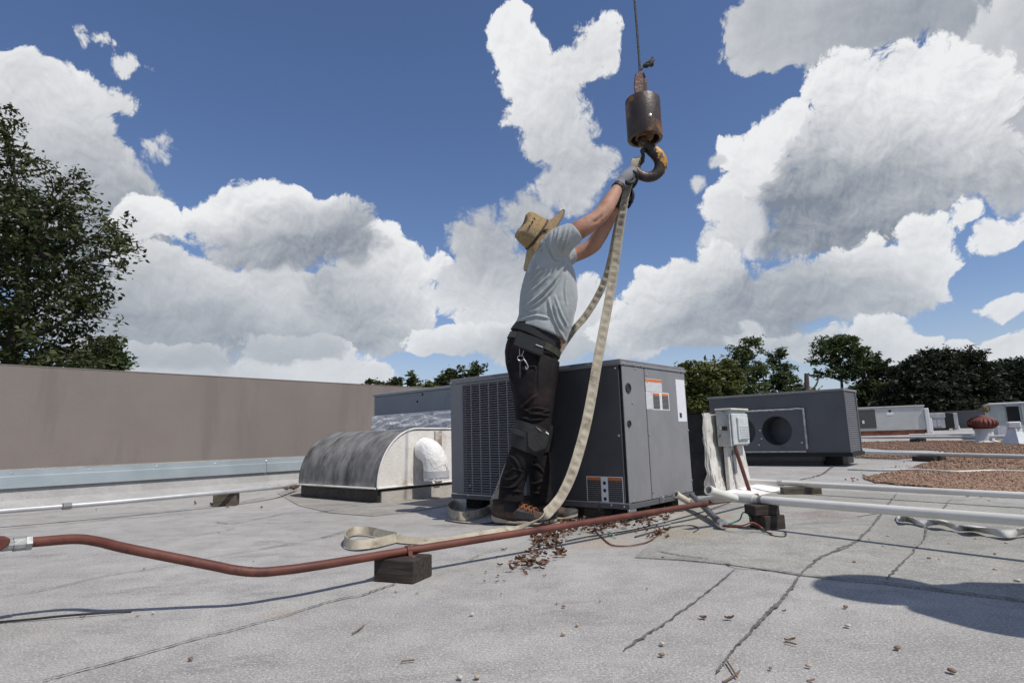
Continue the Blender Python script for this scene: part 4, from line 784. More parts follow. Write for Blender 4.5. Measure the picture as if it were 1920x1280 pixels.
# wedge socket above
def pxbox(pts, Yc, th): 
    mb = MB(); mb.rings([[J(x, y, Yc-th) for x, y in pts], [J(x, y, Yc-th)+np.array([0, 2*th, 0]) for x, y in pts]]); return mb
SOC = mat('socket_steel', (.09, .05, .045), (.15, .085, .07), 18, .5, .4, 60, metal=.3)
pxbox([(1192, 183), (1189, 158), (1191, 139), (1199, 133), (1205, 135), (1207, 150), (1204, 183)], HY-.018, .008).build('cheek_plate', SOC, hk, bevel=.003, world=True)
pxbox([(1197, 183), (1196, 150), (1200, 136), (1208, 136), (1213, 150), (1214, 172), (1217, 183)], HY+.022, .008).build('cheek_plate', SOC, hk, bevel=.003, world=True)
pxbox([(1196, 180), (1195, 158), (1200, 145), (1208, 146), (1212, 160), (1211, 180)], HY+.002, .010).build('wedge', mat('wedge_steel', (.03, .022, .02), rough=.5), hk, bevel=.003, world=True)
# the hook proper
hc = spline([tuple(J(x, y, HY))+(r,) for x, y, r in ((1206,258,10),(1207,268,10),(1220,280,11.5),(1234,293,12.5),(1239,308,12),(1235,321,11),(1225,330,10),(1212,332,9.5),(1199,327,9),(1191,317,7),(1188,309,3.5))], 8)
mb = MB(); rs = []
for i, q in enumerate(hc):
    c_, r_ = q[:3], q[3]*.00322; t = hc[min(i+1, len(hc)-1)][:3]-hc[max(i-1, 0)][:3]; t /= np.linalg.norm(t); d = np.array([0, 1., 0]); w_ = np.cross(t, d); w_ /= np.linalg.norm(w_)
    rs.append([c_+w_*r_*math.copysign(abs(math.cos(a))**.8, math.cos(a))+d*r_*.85*math.sin(a) for a in np.linspace(0, 2*math.pi, 18, False)])
mb.rings(rs); hook = mb.build('hook', HKM, hk, smooth=True, world=True)
# chipped yellow paint left on the outside of the bend: a thin skin over it
mb = MB(); rs2 = []
for i in range(14, 40):
    q = hc[i]; c_, r_ = q[:3], q[3]*.00322+.0009; t = hc[i+1][:3]-hc[i-1][:3]; t /= np.linalg.norm(t); d = np.array([0, 1., 0]); w_ = np.cross(t, d); w_ /= np.linalg.norm(w_)
    k = (.25+.75*math.sin(math.pi*(i-14)/25))*(1+.3*mnoise.noise(Vector((i*.8, 0, 0)))); out = -w_ if ((c_-J(1213, 308, HY))@w_) < 0 else w_
    rs2.append([c_+out*r_*math.copysign(abs(math.cos(a))**.8, math.cos(a))+d*r_*.85*math.sin(a) for a in np.linspace(-1.75*k-.15, .35+.4*k, 11)])
mb.rings(rs2, False, False, closed=False); mb.build('yellow_paint', YEL, hook, smooth=True)
for o_ in hook.children: o_.data.transform(wm(hk).inverted())
mb = MB(); mb.tube([J(1204, 280, HY-.02), J(1206, 292, HY-.02), J(1205, 303, HY-.015), J(1201, 309, HY-.01)], [.011, .012, .011, .006], 8); mb.build('latch', RUB, hk, smooth=True, world=True); MB().tube([J(1205, 284, HY-.045), J(1205, 284, HY+.045)], .016, 10).build('latch_pin', RUB, hk, world=True)
cab = MB().tube(spline([J(1200, 140, HY), J(1199, 120, HY), J(1197, 90, HY), J(1194, 50, HY), J(1190, 0, HY), J(1185, -60, HY), J(1180, -200, HY), J(1176, -420, HY)], 5), .0075, 10).build('crane_cable', mat('wire_rope', (.05, .05, .052), (.085, .085, .085), 40, .5, .8, 60, metal=.5, stretch=(20, 20, 200)), smooth=True); tag(cab, 'dark steel crane cable rising out of the top of the picture', 'cable')
kn = MB(); cen = J(1216, 119, HY); kp = [cen+.026*np.array([math.sin(1.7*a)+.3*math.sin(3*a), .6*math.cos(2.3*a), .75*math.cos(1.3*a)+.3*math.sin(2.7*a)]) for a in np.linspace(0, 9, 60)]
kn.tube([J(1201, 131, HY)]+kp+[J(1224, 108, HY)], .008, 8); tag(kn.build('cable_knot', mat('knot_rope', (.035, .035, .036), (.07, .07, .07), 60, .7), smooth=True), 'knotted dark cable tail beside the cable above the hook', 'knot')

# ------------------------------------------------------------------ the worker
def secs(mb, L, n=20, e=1.0, up=None):
    C_ = [J(x, y, Y) for x, y, Y, *_ in L]; rs = []
    for i, (x, y, Y, hw, hd) in enumerate(L):
        t = C_[min(i+1, len(L)-1)]-C_[max(i-1, 0)]; t /= np.linalg.norm(t); d = np.array([0, 1., 0]); d = d-t*(d@t); d /= np.linalg.norm(d); w_ = np.cross(t, d)
        s_ = np.linalg.norm(J(x+1, y, Y)-C_[i])
        rs.append([C_[i]+w_*hw*s_*math.copysign(abs(math.cos(a))**e, math.cos(a))+d*hd*math.copysign(abs(math.sin(a))**e, math.sin(a)) for a in np.linspace(0, 2*math.pi, n, False)])
    mb.rings(rs); return mb
def fine(L, k=4): return [tuple(r) for r in spline(L, k)]
def remeshed(mb, voxel, iters=6, fac=.5):
    me = mb.mesh('tmp'); o = bpy.data.objects.new('tmp', me); COL.objects.link(o)
    m_ = o.modifiers.new('r', 'REMESH'); m_.mode = 'VOXEL'; m_.voxel_size = voxel; m_.use_smooth_shade = True
    s_ = o.modifiers.new('s', 'SMOOTH'); s_.factor = fac; s_.iterations = iters
    dg = bpy.context.evaluated_depsgraph_get(); out = bpy.data.meshes.new_from_object(o.evaluated_get(dg)); bpy.data.objects.remove(o); return out
def folds(me, lines, noise_amp=0., noise_vec=(20, 20, 20), gain=2.3):
    n = len(me.vertices); V = np.empty(n*3, np.float32); N = np.empty(n*3, np.float32); me.vertices.foreach_get('co', V); me.vertex_normals.foreach_get('vector', N); V = V.reshape(-1, 3).astype(float); N = N.reshape(-1, 3).astype(float)
    if len(lines):
        P_ = pixv(V); face = np.clip(-(N*((V-_C)/np.linalg.norm(V-_C, axis=1)[:, None])).sum(1)*2.2, 0, 1); disp = np.zeros(n)
        for amp, wd, pts in lines:
            wd *= .72
            L = spline(np.array(pts, float), 6); dm = np.full(n, 1e9); tt_ = np.zeros(n)
            for i in range(len(L)-1):
                a, b = L[i], L[i+1]; ab = b-a; u = np.clip(((P_-a)@ab)/(ab@ab+1e-9), 0, 1); d = np.linalg.norm(P_-(a+u[:, None]*ab), axis=1); better = d < dm; dm = np.where(better, d, dm); tt_ = np.where(better, (i+u)/(len(L)-1), tt_)
            env = np.clip(np.minimum(tt_, 1-tt_)*6, 0, 1)*.8+.2
            disp += gain*amp*env*(np.exp(-(dm/wd)**2)-.55*np.exp(-(dm/(2.2*wd))**2))
        V = V+N*(disp*face)[:, None]
    if noise_amp:
        nz = np.array([mnoise.fractal(Vector((p[0]*noise_vec[0], p[1]*noise_vec[1], p[2]*noise_vec[2])), .8, 2., 3) for p in V]); V = V+N*(nz*noise_amp)[:, None]
    me.vertices.foreach_set('co', V.astype(np.float32).ravel()); me.update()
    me.polygons.foreach_set('use_smooth', np.ones(len(me.polygons), bool)); return me
SKIN = mat('skin', (.33, .17, .115), (.43, .25, .175), 7, .62, .25, 90, stain=(.29, .115, .075), stain_scale=6., stain_lo=.5, stain_hi=.72, spec=.3)
SHIRT = mat('grey_tshirt', (.29, .318, .322), (.335, .362, .366), 8, .85, .15, 400, sheen=.2)
TROU = mat('charcoal_trousers', (.0098, .0086, .0092), (.0155, .0122, .0125), 5, .8, .3, 240, spec=.2, stain=(.029, .0165, .0165), stain_scale=5., stain_lo=.5, stain_hi=.7)  # maroon blotches put the sunlit gloss of the cloth into its colour
wk = empty('person', (.09, 3.42, 0), 0, 'worker in straw hat, grey t-shirt and dark trousers reaching up to the hook', 'person')
# body: one continuous figure
body = MB()
secs(body, fine([(1004,668,3.44,40,.145),(1014,632,3.44,43,.145),(1022,596,3.44,45,.15),(1029,550,3.44,45,.15),(1031,510,3.44,38,.165),(1036,482,3.44,28,.17),(1041,462,3.44,20,.13),(1042,450,3.44,13,.062)]))
secs(body, fine([(1042,476,3.44,16,.055),(1038,462,3.44,15,.054),(1032,454,3.44,16,.056)]))
# head, tilted back to look up at the hook
HB = J(1034, 444, 3.44); s_px = .00318
hup = np.array([-.80, -.16, .575]); hup /= np.linalg.norm(hup); hfw = np.array([.57, -.06, .80]); hfw -= hup*(hfw@hup); hfw /= np.linalg.norm(hfw); hsd = np.cross(hup, hfw)
HC = J(1027, 453, 3.43)
def hp(f, s, u): return HC+hfw*f+hsd*s+hup*u
prof_h = [(-.115, .02, .045, .040), (-.095, .028, .062, .052), (-.06, .015, .083, .064), (-.02, .006, .092, .072), (.02, 0, .095, .075), (.06, -.003, .090, .072), (.09, -.006, .070, .058), (.108, -.008, .035, .030)]
rs = [[hp(cf+rf*math.cos(a), rsd*math.sin(a), u) for a in np.linspace(0, 2*math.pi, 22, False)] for u, cf, rf, rsd in prof_h]
body.rings(rs)
body.rings([[hp(.085+dx, s, u) for s, u in ((-.012, -.03), (.012, -.03), (.008, .02), (-.008, .02))] for dx in (0, .014)]+[[hp(.115, s, u) for s, u in ((-.012, -.028), (.012, -.028), (.004, .0), (-.004, .0))]])   # nose
for s_ in (-1, 1): body.rings([[hp(-.012+.022*math.cos(a), s_*(.070+k), -.01+.032*math.sin(a)) for a in np.linspace(0, 2*math.pi, 10, False)] for k in (0, .014)])   # ears
body.rings([[hp(.078+k, s, u) for s, u in ((-.024, -.066), (.024, -.066), (.022, -.056), (-.022, -.056))] for k in (0, .014)])   # lips
secs(body, fine([(1040,462,3.30,24,.07),(1056,446,3.27,21,.062),(1074,438,3.255,18.5,.056),(1098,424,3.25,17.5,.052),(1118,410,3.26,15.5,.048),(1127,402,3.265,15,.047),(1136,390,3.28,15,.046),(1147,372,3.31,13.5,.041),(1157,355,3.345,10.5,.033),(1165,344,3.37,9.5,.03),(1175,334,3.38,9,.03)]))
secs(body, fine([(1044,484,3.58,20,.066),(1062,481,3.60,16.5,.056),(1078,477,3.61,14.5,.05),(1098,469,3.60,14,.048),(1112,459,3.59,15,.048),(1120,448,3.57,14.5,.046),(1131,430,3.55,14,.044),(1142,411,3.52,12,.038),(1152,393,3.50,9.5,.031),(1160,382,3.48,9,.03),(1168,370,3.46,8,.028)]))
for L in ([(1000,672,3.355,34,.075),(1001,720,3.345,33,.078),(1000,780,3.335,25,.066),(997,815,3.335,20,.055),(977,858,3.33,16,.05),(963,900,3.335,13,.042),(960,928,3.35,13,.038),(960,945,3.36,12,.034)], [(1006,672,3.525,34,.075),(1004,720,3.53,32,.078),(1003,780,3.535,25,.066),(1003,818,3.53,20,.055),(1008,860,3.53,15,.05),(1012,905,3.53,13,.042),(1011,935,3.53,13,.036),(1012,948,3.53,12,.034)]):
    secs(body, fine(L))
bme = remeshed(body, .008, 4); folds(bme, [(-.006, 5, [(1112,418),(1122,412),(1130,404)]), (.004, 4, [(1128,412),(1134,404)])]); link('body', bme, SKIN, wk, True)
EYE = mat('eye_white', (.7, .68, .65), rough=.3)
for s_ in (-1, 1):
    mb = MB(); q = hp(.088, s_*.03, .012); mb.lathe([(.001, -.011), (.008, -.007), (.011, 0), (.008, .007), (.001, .011)], 10, tuple(q)); mb.build('eye', EYE, wk, smooth=True, world=True)
mb = MB(); rs = [[hp(cf-.008+(rf+.006)*math.cos(a), (rsd+.006)*math.sin(a), u) for a in np.linspace(1.5, 2*math.pi-1.5, 14)]+[hp(cf, 0, u)] for u, cf, rf, rsd in prof_h[2:]]; mb.rings(rs); mb.build('hair', mat('dark_hair', (.02, .015, .012), rough=.6), wk, smooth=True, world=True)
# shirt
sh = MB()
secs(sh, fine([(1013,626,3.44,51,.172),(1018,612,3.44,51,.172),(1023,596,3.44,52,.172),(1029,556,3.44,54,.175),(1031,522,3.44,48.5,.182),(1033,494,3.44,39,.188),(1039,470,3.44,29,.185),(1044,454,3.44,21,.135),(1046,445,3.44,14,.08)]), 26)
secs(sh, fine([(1038,470,3.33,30,.09),(1049,456,3.285,28,.085),(1060,447,3.265,26,.08),(1074,439,3.255,22,.072),(1077,437,3.255,21.5,.07)]))
secs(sh, fine([(1036,488,3.55,30,.09),(1052,483,3.585,24,.085),(1066,480,3.60,18.5,.072),(1075,478,3.605,17,.066)]))
c1 = lambda L: [(900+x/4.2675, 360+y/4.2675) for x, y in L]
sme = remeshed(sh, .005, 4)
folds(sme, [(.010, 4.5, c1([(690,540),(640,640),(560,740),(450,850),(330,940)])), (.009, 4, c1([(660,640),(590,760),(530,830),(440,900),(330,960)])), (.007, 3, c1([(360,760),(430,690),(520,620)])), (.007, 3, c1([(365,720),(430,650),(480,590)])), (.006, 3, c1([(350,830),(450,760),(560,660)])),
 (-.006, 2.5, c1([(520,390),(555,470),(600,545),(690,560)])), (.008, 4, c1([(545,840),(570,950),(615,1070),(680,1190)])), (.006, 4.5, c1([(310,990),(380,960),(450,940)])), (.006, 3.5, c1([(600,830),(640,950),(700,1080)])), (-.008, 4, c1([(580,900),(600,1000),(650,1120)])), (.006, 3, c1([(640,280),(620,380),(600,470)])), (.006, 3, c1([(690,280),(660,380),(640,480)])), (.006, 3, c1([(725,290),(690,400),(670,490)])), (.005, 3, c1([(700,640),(680,760),(690,900)])), (.007, 3.5, c1([(300,1030),(430,990),(560,1010)])), (-.005, 3, c1([(590,305),(570,400)]))], .0035, (14, 14, 9))
shirt = link('t_shirt', sme, SHIRT, wk, True)
# trousers
tr = MB()
secs(tr, fine([(1009,626,3.44,46,.156),(1006,636,3.44,48.5,.162),(1000,653,3.44,51,.17),(997,672,3.44,50,.172),(998,695,3.44,46,.165),(1000,712,3.44,38,.13)]), 26)
secs(tr, fine([(998,678,3.365,47,.096),(999,705,3.35,45,.10),(1001,745,3.345,38.5,.098),(1000,780,3.34,33.5,.09),(997,808,3.335,31,.084),(989,835,3.335,27,.08),(973,865,3.33,24,.076),(962,900,3.335,23,.073),(959,922,3.345,23.5,.075),(958,936,3.35,25,.078)]), 24)
secs(tr, fine([(1004,678,3.515,45,.096),(1004,705,3.53,43,.10),(1003,760,3.535,35,.095),(1003,810,3.53,29,.084),(1007,850,3.53,23,.078),(1011,890,3.53,20.5,.073),(1014,925,3.53,20.5,.074),(1015,942,3.53,22,.078)]), 24)
tme = remeshed(tr, .0055, 4)
c2 = lambda L: [(940+x/4.92, 600+y/4.92) for x, y in L]; c3 = lambda L: [(820+x/2.91, 580+y/2.91) for x, y in L]; c4 = lambda L: [(840+x/6.857, 880+y/6.857) for x, y in L]
folds(tme, [(.010, 4, c2([(150,830),(230,770),(320,690)])), (.009, 3.5, c2([(180,800),(280,860),(430,880)])), (.009, 3.5, c2([(170,880),(260,920),(400,910)])), (.008, 3, c2([(250,830),(350,850),(440,840)])), (.008, 3, c2([(150,960),(210,910),(290,890)])), (-.006, 2.5, c2([(325,290),(330,450),(320,640)])), (.006, 3, c2([(390,290),(450,310),(500,360)])), (.006, 3, c2([(60,330),(70,450),(110,600)])), (.007, 3, c2([(230,440),(300,430),(320,470)])), (.006, 3, c2([(480,420),(470,560),(450,700)])),
 (.011, 3.5, c4([(680,180),(760,230),(870,200),(960,80)])), (.009, 3, c4([(660,300),(800,270),(950,290)])), (.008, 3, c4([(700,100),(800,130),(930,60)])), (.009, 3.5, c4([(1020,150),(1120,180),(1250,130)])), (.008, 3, c4([(1010,310),(1120,300),(1290,330)])), (.006, 3, c3([(370,900),(420,870),(470,890)])), (.007, 3, c3([(480,870),(540,850),(590,900)])), (.006, 3, c3([(440,600),(520,570),(610,580)])), (.006, 3, c3([(440,560),(530,540),(610,550)])), (.007, 3, c3([(390,790),(430,830),(460,900)]))], .004, (13, 13, 9))
trs = link('trousers', tme, TROU, wk, True)
# waistband and belt: bands hugging the hips
def band(L, n=32):
    mb = MB(); secs(mb, L, n); return mb
band([(1012,622,3.44,47.5,.1600),(1004.5,636,3.44,50.5,.1690),(1003,639,3.44,51,.170)]).build('waistband', mat('black_knit', (.012, .012, .013), rough=.85), wk, smooth=True, world=True)
band([(1004,642,3.44,52,.1715),(999.5,653,3.44,53.2,.1755)]).build('belt', mat('camouflage_web', (.03, .034, .022), (.055, .055, .04), 30, .85), wk, smooth=True, world=True)
# phone pouch and keys
def quad_slab(pts, Y0, th, mt, name, par, bev=.004):
    mb = MB(); a = [J(x, y, Y0) for x, y in pts]; b = [p+np.array([0, th, 0]) for p in a]; mb.rings([a, b]); return mb.build(name, mt, par, bevel=bev, world=True, seg=2)
LEA = mat('black_leather', (.011, .011, .012), (.016, .016, .017), 20, .5, .2, 200)
pou = quad_slab([(970.5, 619), (1024, 640), (1016, 668), (961, 648)], 3.232, .032, LEA, 'phone_pouch', wk, .006)
fl = quad_slab([(971, 622), (1006, 636), (1000, 660), (963, 646)], 3.229, .004, LEA, 'pouch_flap', pou, .0015)
quad_slab([(1004.5, 645), (1018, 650), (1018, 651.3), (1004.5, 646.4)], 3.2275, .002, PAPER, 'pouch_logo', pou, .0003)
ky = MB(); ky.tube([J(974, 653, 3.245), J(974, 668, 3.25)], .0025, 6); ky.tube([J(982, 657, 3.245), J(978, 668, 3.25)], .0025, 6)
ky.tube([J(976+6*math.cos(a), 671+5*math.sin(a), 3.248) for a in np.linspace(0, 6.28, 14)], .0022, 6); ky.tube(spline([J(982, 673, 3.246), J(987, 680, 3.243), J(990, 688, 3.243), J(987, 692, 3.243), J(985, 687, 3.243)], 4), .0035, 6); ky.build('key_clip', mat('dull_steel', (.38, .38, .38), rough=.4, metal=.7), wk, smooth=True, world=True)
quad_slab([(973, 676), (977, 676), (976.5, 708), (973.5, 708)], 3.246, .006, LEA, 'key_strap', wk, .001)
# knee pads
KP = mat('knee_pad_shell', (.011, .011, .011), (.02, .019, .018), 10, .6, .3, 60)
for Yk, L, pts in ((3.335, [(1001,797,0,34,.091),(996,812,0,35,.094),(991,830,0,34.5,.092),(985,846,0,31.5,.087)], None), (3.53, [(1004,797,0,33,.09),(1004,815,0,33,.092),(1004,833,0,31,.09),(1005,848,0,29,.086)], None)):
    mb = MB(); secs(mb, fine([(x, y, Yk, hw*1.04, hd*1.05) for x, y, _, hw, hd in L], 3), 28); kpd = mb.build('knee_pad', KP, wk, smooth=True, world=True)
    if Yk < 3.4:
        quad_slab([(986, 806), (1008, 794), (1031, 813), (1024, 842), (1002, 850), (988, 838)], 3.232, .03, KP, 'pad_cap', kpd, .008)
        quad_slab([(1004, 799), (1013, 805), (1016, 810), (1008, 803)], 3.2285, .004, mat('pale_strap', (.42, .33, .29), rough=.6), 'pad_tab', kpd, .0006); quad_slab([(1024, 808), (1029, 812), (1029, 815), (1023, 811)], 3.2285, .004, PAPER, 'pad_tab', kpd, .0006)
        quad_slab([(954, 808), (962, 801), (992, 812), (990, 822), (968, 816)], 3.24, .012, KP, 'pad_strap', kpd, .003)
# shoes
SOLE = mat('tan_sole', (.36, .29, .205), (.44, .37, .27), 14, .7, .1, 60); OUTS = mat('dark_outsole', (.05, .045, .04), rough=.8); SHU = mat('brown_shoe', (.060, .037, .026), (.10, .064, .046), 22, .8, .35, 120, stain=(.035, .027, .023), stain_scale=12); TOE = mat('toe_rubber', (.035, .035, .036), (.05, .05, .05), 30, .7); LACE = mat('orange_lace', (.34, .10, .035), (.15, .055, .03), 60, .7)
def shoe(heel, toe, lift=0.):
    H_, T_ = np.array(heel+(0,)), np.array(toe+(0,)); Ls = np.linalg.norm(T_-H_); f = (T_-H_)/Ls; s_ = np.array([-f[1], f[0], 0]); e = empty('shoe', (0, 0, 0)); e.parent = wk; e.location = (H_[0]-wk.location.x, H_[1]-wk.location.y, 0)
    def P_(u, v, z): return H_+f*u*Ls+s_*v+np.array([0, 0, z])
    wid = lambda u: (.036+.012*math.sin(min(1, max(0, u-.25)/.75*1.0)*math.pi*.9))*(1 if u < .86 else max(.25, math.sqrt(max(0, 1-((u-.86)/.145)**2))))*(1 if u > .1 else .62+.38*math.sqrt(1-((.1-u)/.1)**2))
    bot = lambda u: .004+.016*max(0, (u-.72)/.28)**2+.012*max(0, (.14-u)/.14)**2+lift*(1-u)
    U = np.linspace(0, 1, 26)
    def band_(z0, z1, k, name, mt, par):
        mb = MB(); rs = []
        for u in U:
            w_ = wid(u)*k; b0, b1 = bot(u)+z0(u), bot(u)+z1(u); rs.append([P_(u, -w_, b0), P_(u, w_, b0), P_(u, w_*1.03, (b0+b1)/2), P_(u, w_*.97, b1), P_(u, -w_*.97, b1), P_(u, -w_*1.03, (b0+b1)/2)])
        mb.rings(rs); return mb.build(name, mt, par, smooth=True, world=True)
    so_ = band_(lambda u: 0, lambda u: .007, 1.06, 'outsole', OUTS, e)
    band_(lambda u: .0072, lambda u: .020+.014*max(0, (.35-u)/.35)+.006*max(0, (u-.8)/.2)+.003*math.sin(u*14), 1.08, 'midsole', SOLE, e)
    # upper: sections from heel counter over the instep to the toe box
    mb = MB(); hs = lambda u: (.105 if u < .30 else .105-.062*((u-.30)/.55)**.9 if u < .85 else .043-.020*((u-.85)/.15)); rs = []
    for u in np.linspace(.015, .985, 30):
        w_ = wid(u)*1.02; b0 = bot(u)+.014; h_ = max(.012, hs(u)*(1 if u > .22 else .80+.20*math.cos((.22-u)/.22*1.2))); tw = .46 if u < .6 else .46+.2*(u-.6)
        rs.append([P_(u, w_*(math.copysign(abs(math.cos(a))**.75, math.cos(a)))*(1 if math.sin(a) < .25 else 1-(1-tw)*(math.sin(a)-.25)/.75), b0+h_*.5+h_*.5*math.sin(a)) for a in np.linspace(0, 2*math.pi, 18, False)])
    mb.rings(rs); up = mb.build('upper', SHU, e, smooth=True, world=True, angle=60)
    mb = MB(); rs = []
    for u in np.linspace(.80, 1.0, 9):
        w_ = wid(min(u, .995))*1.09; b0 = bot(u)+.022; h_ = .040*(1-.45*((u-.8)/.2)**2); rs.append([P_(u+.006, w_*math.cos(a), b0+h_*max(0, math.sin(a))) for a in np.linspace(-.15, math.pi+.15, 12)])
    mb.rings(rs, True, True); mb.build('toe_cap', TOE, e, smooth=True, world=True)
    col = MB(); col.tube([P_(.02+.25*(.5-.5*math.cos(a)), .030*math.sin(a), .118+bot(.1)+.02*(math.cos(a) < 0)*abs(math.cos(a))*.6) for a in np.linspace(0, 2*math.pi, 20)], .009, 8); col.build('collar', mat('collar_dark', (.03, .022, .018), rough=.9), e, smooth=True, world=True)
    for k in range(5):
        u = .36+.075*k; z = bot(u)+.020+hs(u)+.001; w_ = wid(u)*.5; mb = MB(); mb.tube([P_(u-.012, -w_-.006, z-.012), P_(u, -w_*.4, z+.003), P_(u+.02, w_*.5, z+.003), P_(u+.03, w_+.006, z-.012)], .0032, 6); mb.tube([P_(u-.012, w_+.006, z-.012), P_(u, w_*.4, z+.004), P_(u+.02, -w_*.5, z+.004), P_(u+.03, -w_-.006, z-.012)], .0032, 6); mb.build('lace', LACE, e, smooth=True, world=True)
    mb = MB(); mb.rings([[P_(u, s2*(wid(u)*1.035), bot(u)+.036+.0*u), P_(u, s2*(wid(u)*1.0), bot(u)+.036+.45*hs(u))] for u in np.linspace(.42, .72, 6) for s2 in (-1,)], False, False, closed=False); mb.build('side_overlay', TOE, e, world=True)
    return e
SOCK = mat('dark_sock', (.015, .015, .017), rough=.9)
for L in ([(961,925,3.35,17,.046),(960,940,3.355,16,.044),(961,956,3.36,16.5,.044)], [(1013,930,3.53,16,.045),(1013,944,3.53,15,.043),(1014,957,3.53,15.5,.043)]):
    mb = MB(); secs(mb, fine(L, 3), 16); mb.build('sock', SOCK, wk, smooth=True, world=True)
shoe((-.130, 3.425), (.205, 3.245), .0); shoe((.035, 3.575), (.335, 3.438))
# gloves: grey back, black grip side, five separate fingers closed round the sling
GLV = mat('grey_glove', (.20, .205, .225), (.25, .255, .28), 20, .8, .2, 200); GLB = mat('black_grip', (.013, .013, .015), (.022, .022, .024), 20, .6, .2, 150)
def glove(cuff, L, fingers, thumb, mt):
    e = empty('glove', (0, 0, 0)); e.parent = wk
    mb = MB(); secs(mb, fine(L, 4), 16); g_ = mb.build('palm', mt, e, smooth=True, world=True)
    mb = MB(); secs(mb, cuff, 16); mb.build('cuff', GLB, e, smooth=True, world=True)
    for pts in fingers:
        mb = MB(); P_ = spline([J(*p) for p in pts], 5); mb.tube(P_, np.linspace(.0115, .0085, len(P_)), 9); mb.build('finger', GLB, e, smooth=True, world=True)
    mb = MB(); P_ = spline([J(*p) for p in thumb], 5); mb.tube(P_, np.linspace(.0135, .0095, len(P_)), 9); mb.build('thumb', GLB, e, smooth=True, world=True)
glove([(1157,354,3.345,12,.038),(1161,349.5,3.36,12,.038)], [(1159,352,3.352,11,.036),(1165,344,3.37,11.5,.038),(1173,335,3.378,13,.042),(1181,327,3.385,12.5,.044),(1186,321,3.392,10,.042)],
 [[(1184,321,3.355),(1192,324,3.35),(1195,333,3.375),(1190,339,3.40)], [(1184,324,3.375),(1193,329,3.37),(1194,339,3.39),(1188,344,3.415)], [(1182,327,3.395),(1191,334,3.395),(1192,344,3.41),(1185,349,3.43)], [(1179,331,3.415),(1188,339,3.42),(1189,348,3.43),(1183,353,3.44)]], [(1172,340,3.35),(1180,344,3.335),(1187,341,3.345),(1190,336,3.36)], GLV)
glove([(1157,388,3.49,11,.035),(1160,383,3.48,11,.035)], [(1158,386,3.485,10,.034),(1164,377,3.47,11,.037),(1170,367,3.462,12,.04),(1175,358,3.458,10.5,.04)],
 [[(1175,357,3.425),(1183,356,3.41),(1187,364,3.40),(1184,371,3.405)], [(1175,361,3.445),(1184,362,3.43),(1187,370,3.42),(1183,377,3.42)], [(1173,366,3.465),(1182,369,3.45),(1185,377,3.44),(1181,383,3.435)], [(1170,371,3.485),(1179,376,3.475),(1181,383,3.465),(1178,389,3.455)]], [(1163,376,3.44),(1170,380,3.42),(1177,376,3.405),(1181,370,3.40)], GLB)
# straw hat
def straw():
    M = bpy.data.materials.new('woven_straw'); M.use_nodes = True; t = NT(M.node_tree); bs = M.node_tree.nodes['Principled BSDF']; L = M.node_tree.links
    v = t.n('ShaderNodeTexCoord', out=3); sp = M.node_tree.nodes.new('ShaderNodeSeparateXYZ'); L.new(v, sp.inputs[0])
    r_ = t.vec('LENGTH', t.vec('MULTIPLY', v, (1, 1, 0)), out=1); a_ = t.math('ARCTAN2', sp.outputs[1], sp.outputs[0])
    w1 = t.math('SINE', t.math('MULTIPLY', t.math('ADD', r_, sp.outputs[2]), 900.)); w2 = t.math('SINE', t.math('MULTIPLY', a_, 90.)); wv_ = t.math('MULTIPLY', w1, w2)
    col = t.mix(t.ramp(t.noise(v, 60., 5, .7), .3, .7), (.40, .265, .115), (.66, .48, .25)); col = t.mix(t.ramp(wv_, -.9, .5, .65, 0), col, (.28, .175, .07)); L.new(col, bs.inputs['Base Color']); bs.inputs['Roughness'].default_value = .55
    L.new(t.n('ShaderNodeBump', {'Strength': .9, 'Distance': .003, 'Height': t.math('ADD', wv_, t.noise(v, 150., 3, .6))}), bs.inputs['Normal']); return M
STR = straw(); hat = empty('hat', (0, 0, 0)); hat.parent = wk
CB = J(1008, 441, 3.43)                 # middle of the crown's base
cup = np.array([-.795, -.30, .565]); cup /= np.linalg.norm(cup); cfw = np.array([.55, -.05, .83]); cfw -= cup*(cfw@cup); cfw /= np.linalg.norm(cfw); csd = np.cross(cup, cfw)
Mh = Matrix(((cfw[0], csd[0], cup[0], CB[0]), (cfw[1], csd[1], cup[1], CB[1]), (cfw[2], csd[2], cup[2], CB[2]), (0, 0, 0, 1)))
hat.matrix_basis = wm(wk).inverted() @ Mh
mb = MB(); rs = []
for (z, kx, ky_) in ((-.004, .110, .092), (.02, .106, .088), (.06, .100, .082), (.095, .092, .074), (.112, .080, .062), (.118, .055, .042), (.108, .03, .022)):
    rs.append([(kx*math.cos(a), ky_*math.sin(a), z+(.010*math.cos(2*a) if z > .05 else 0)-(.012*math.exp(-((a-math.pi)/.7)**2) if z > .1 else 0)) for a in np.linspace(0, 2*math.pi, 40, False)])
mb.rings(rs, False, True); mb.build('crown', STR, hat, smooth=True, angle=80)
def brim_z(a, u):
    fr_ = math.cos(a); sd_ = abs(math.sin(a)); return -.050*u-.006*u*u*(1-fr_)+.018*u*u*sd_**2+.016*u**2*max(0, fr_)**2
mb = MB(); NR = 11; NA = 64; top = []; 
for i in range(NR):
    u = i/(NR-1); top.append([((.104+(.215-.104)*u)*math.cos(a)*1.0+0*u, (.087+(.185-.087)*u)*math.sin(a), brim_z(a, u)) for a in np.linspace(0, 2*math.pi, NA, False)])
low = [[(x, y, z-.0035) for x, y, z in r_] for r_ in top[::-1]]
mb.rings(top+low, False, False); mb.build('brim', STR, hat, smooth=True, angle=70)
mb = MB(); mb.tube([(.2155*math.cos(a), .1855*math.sin(a), brim_z(a, 1)-.002) for a in np.linspace(0, 2*math.pi, NA+1)], .0032, 6); mb.build('brim_edge', mat('brim_binding', (.10, .065, .03), rough=.7), hat, smooth=True)
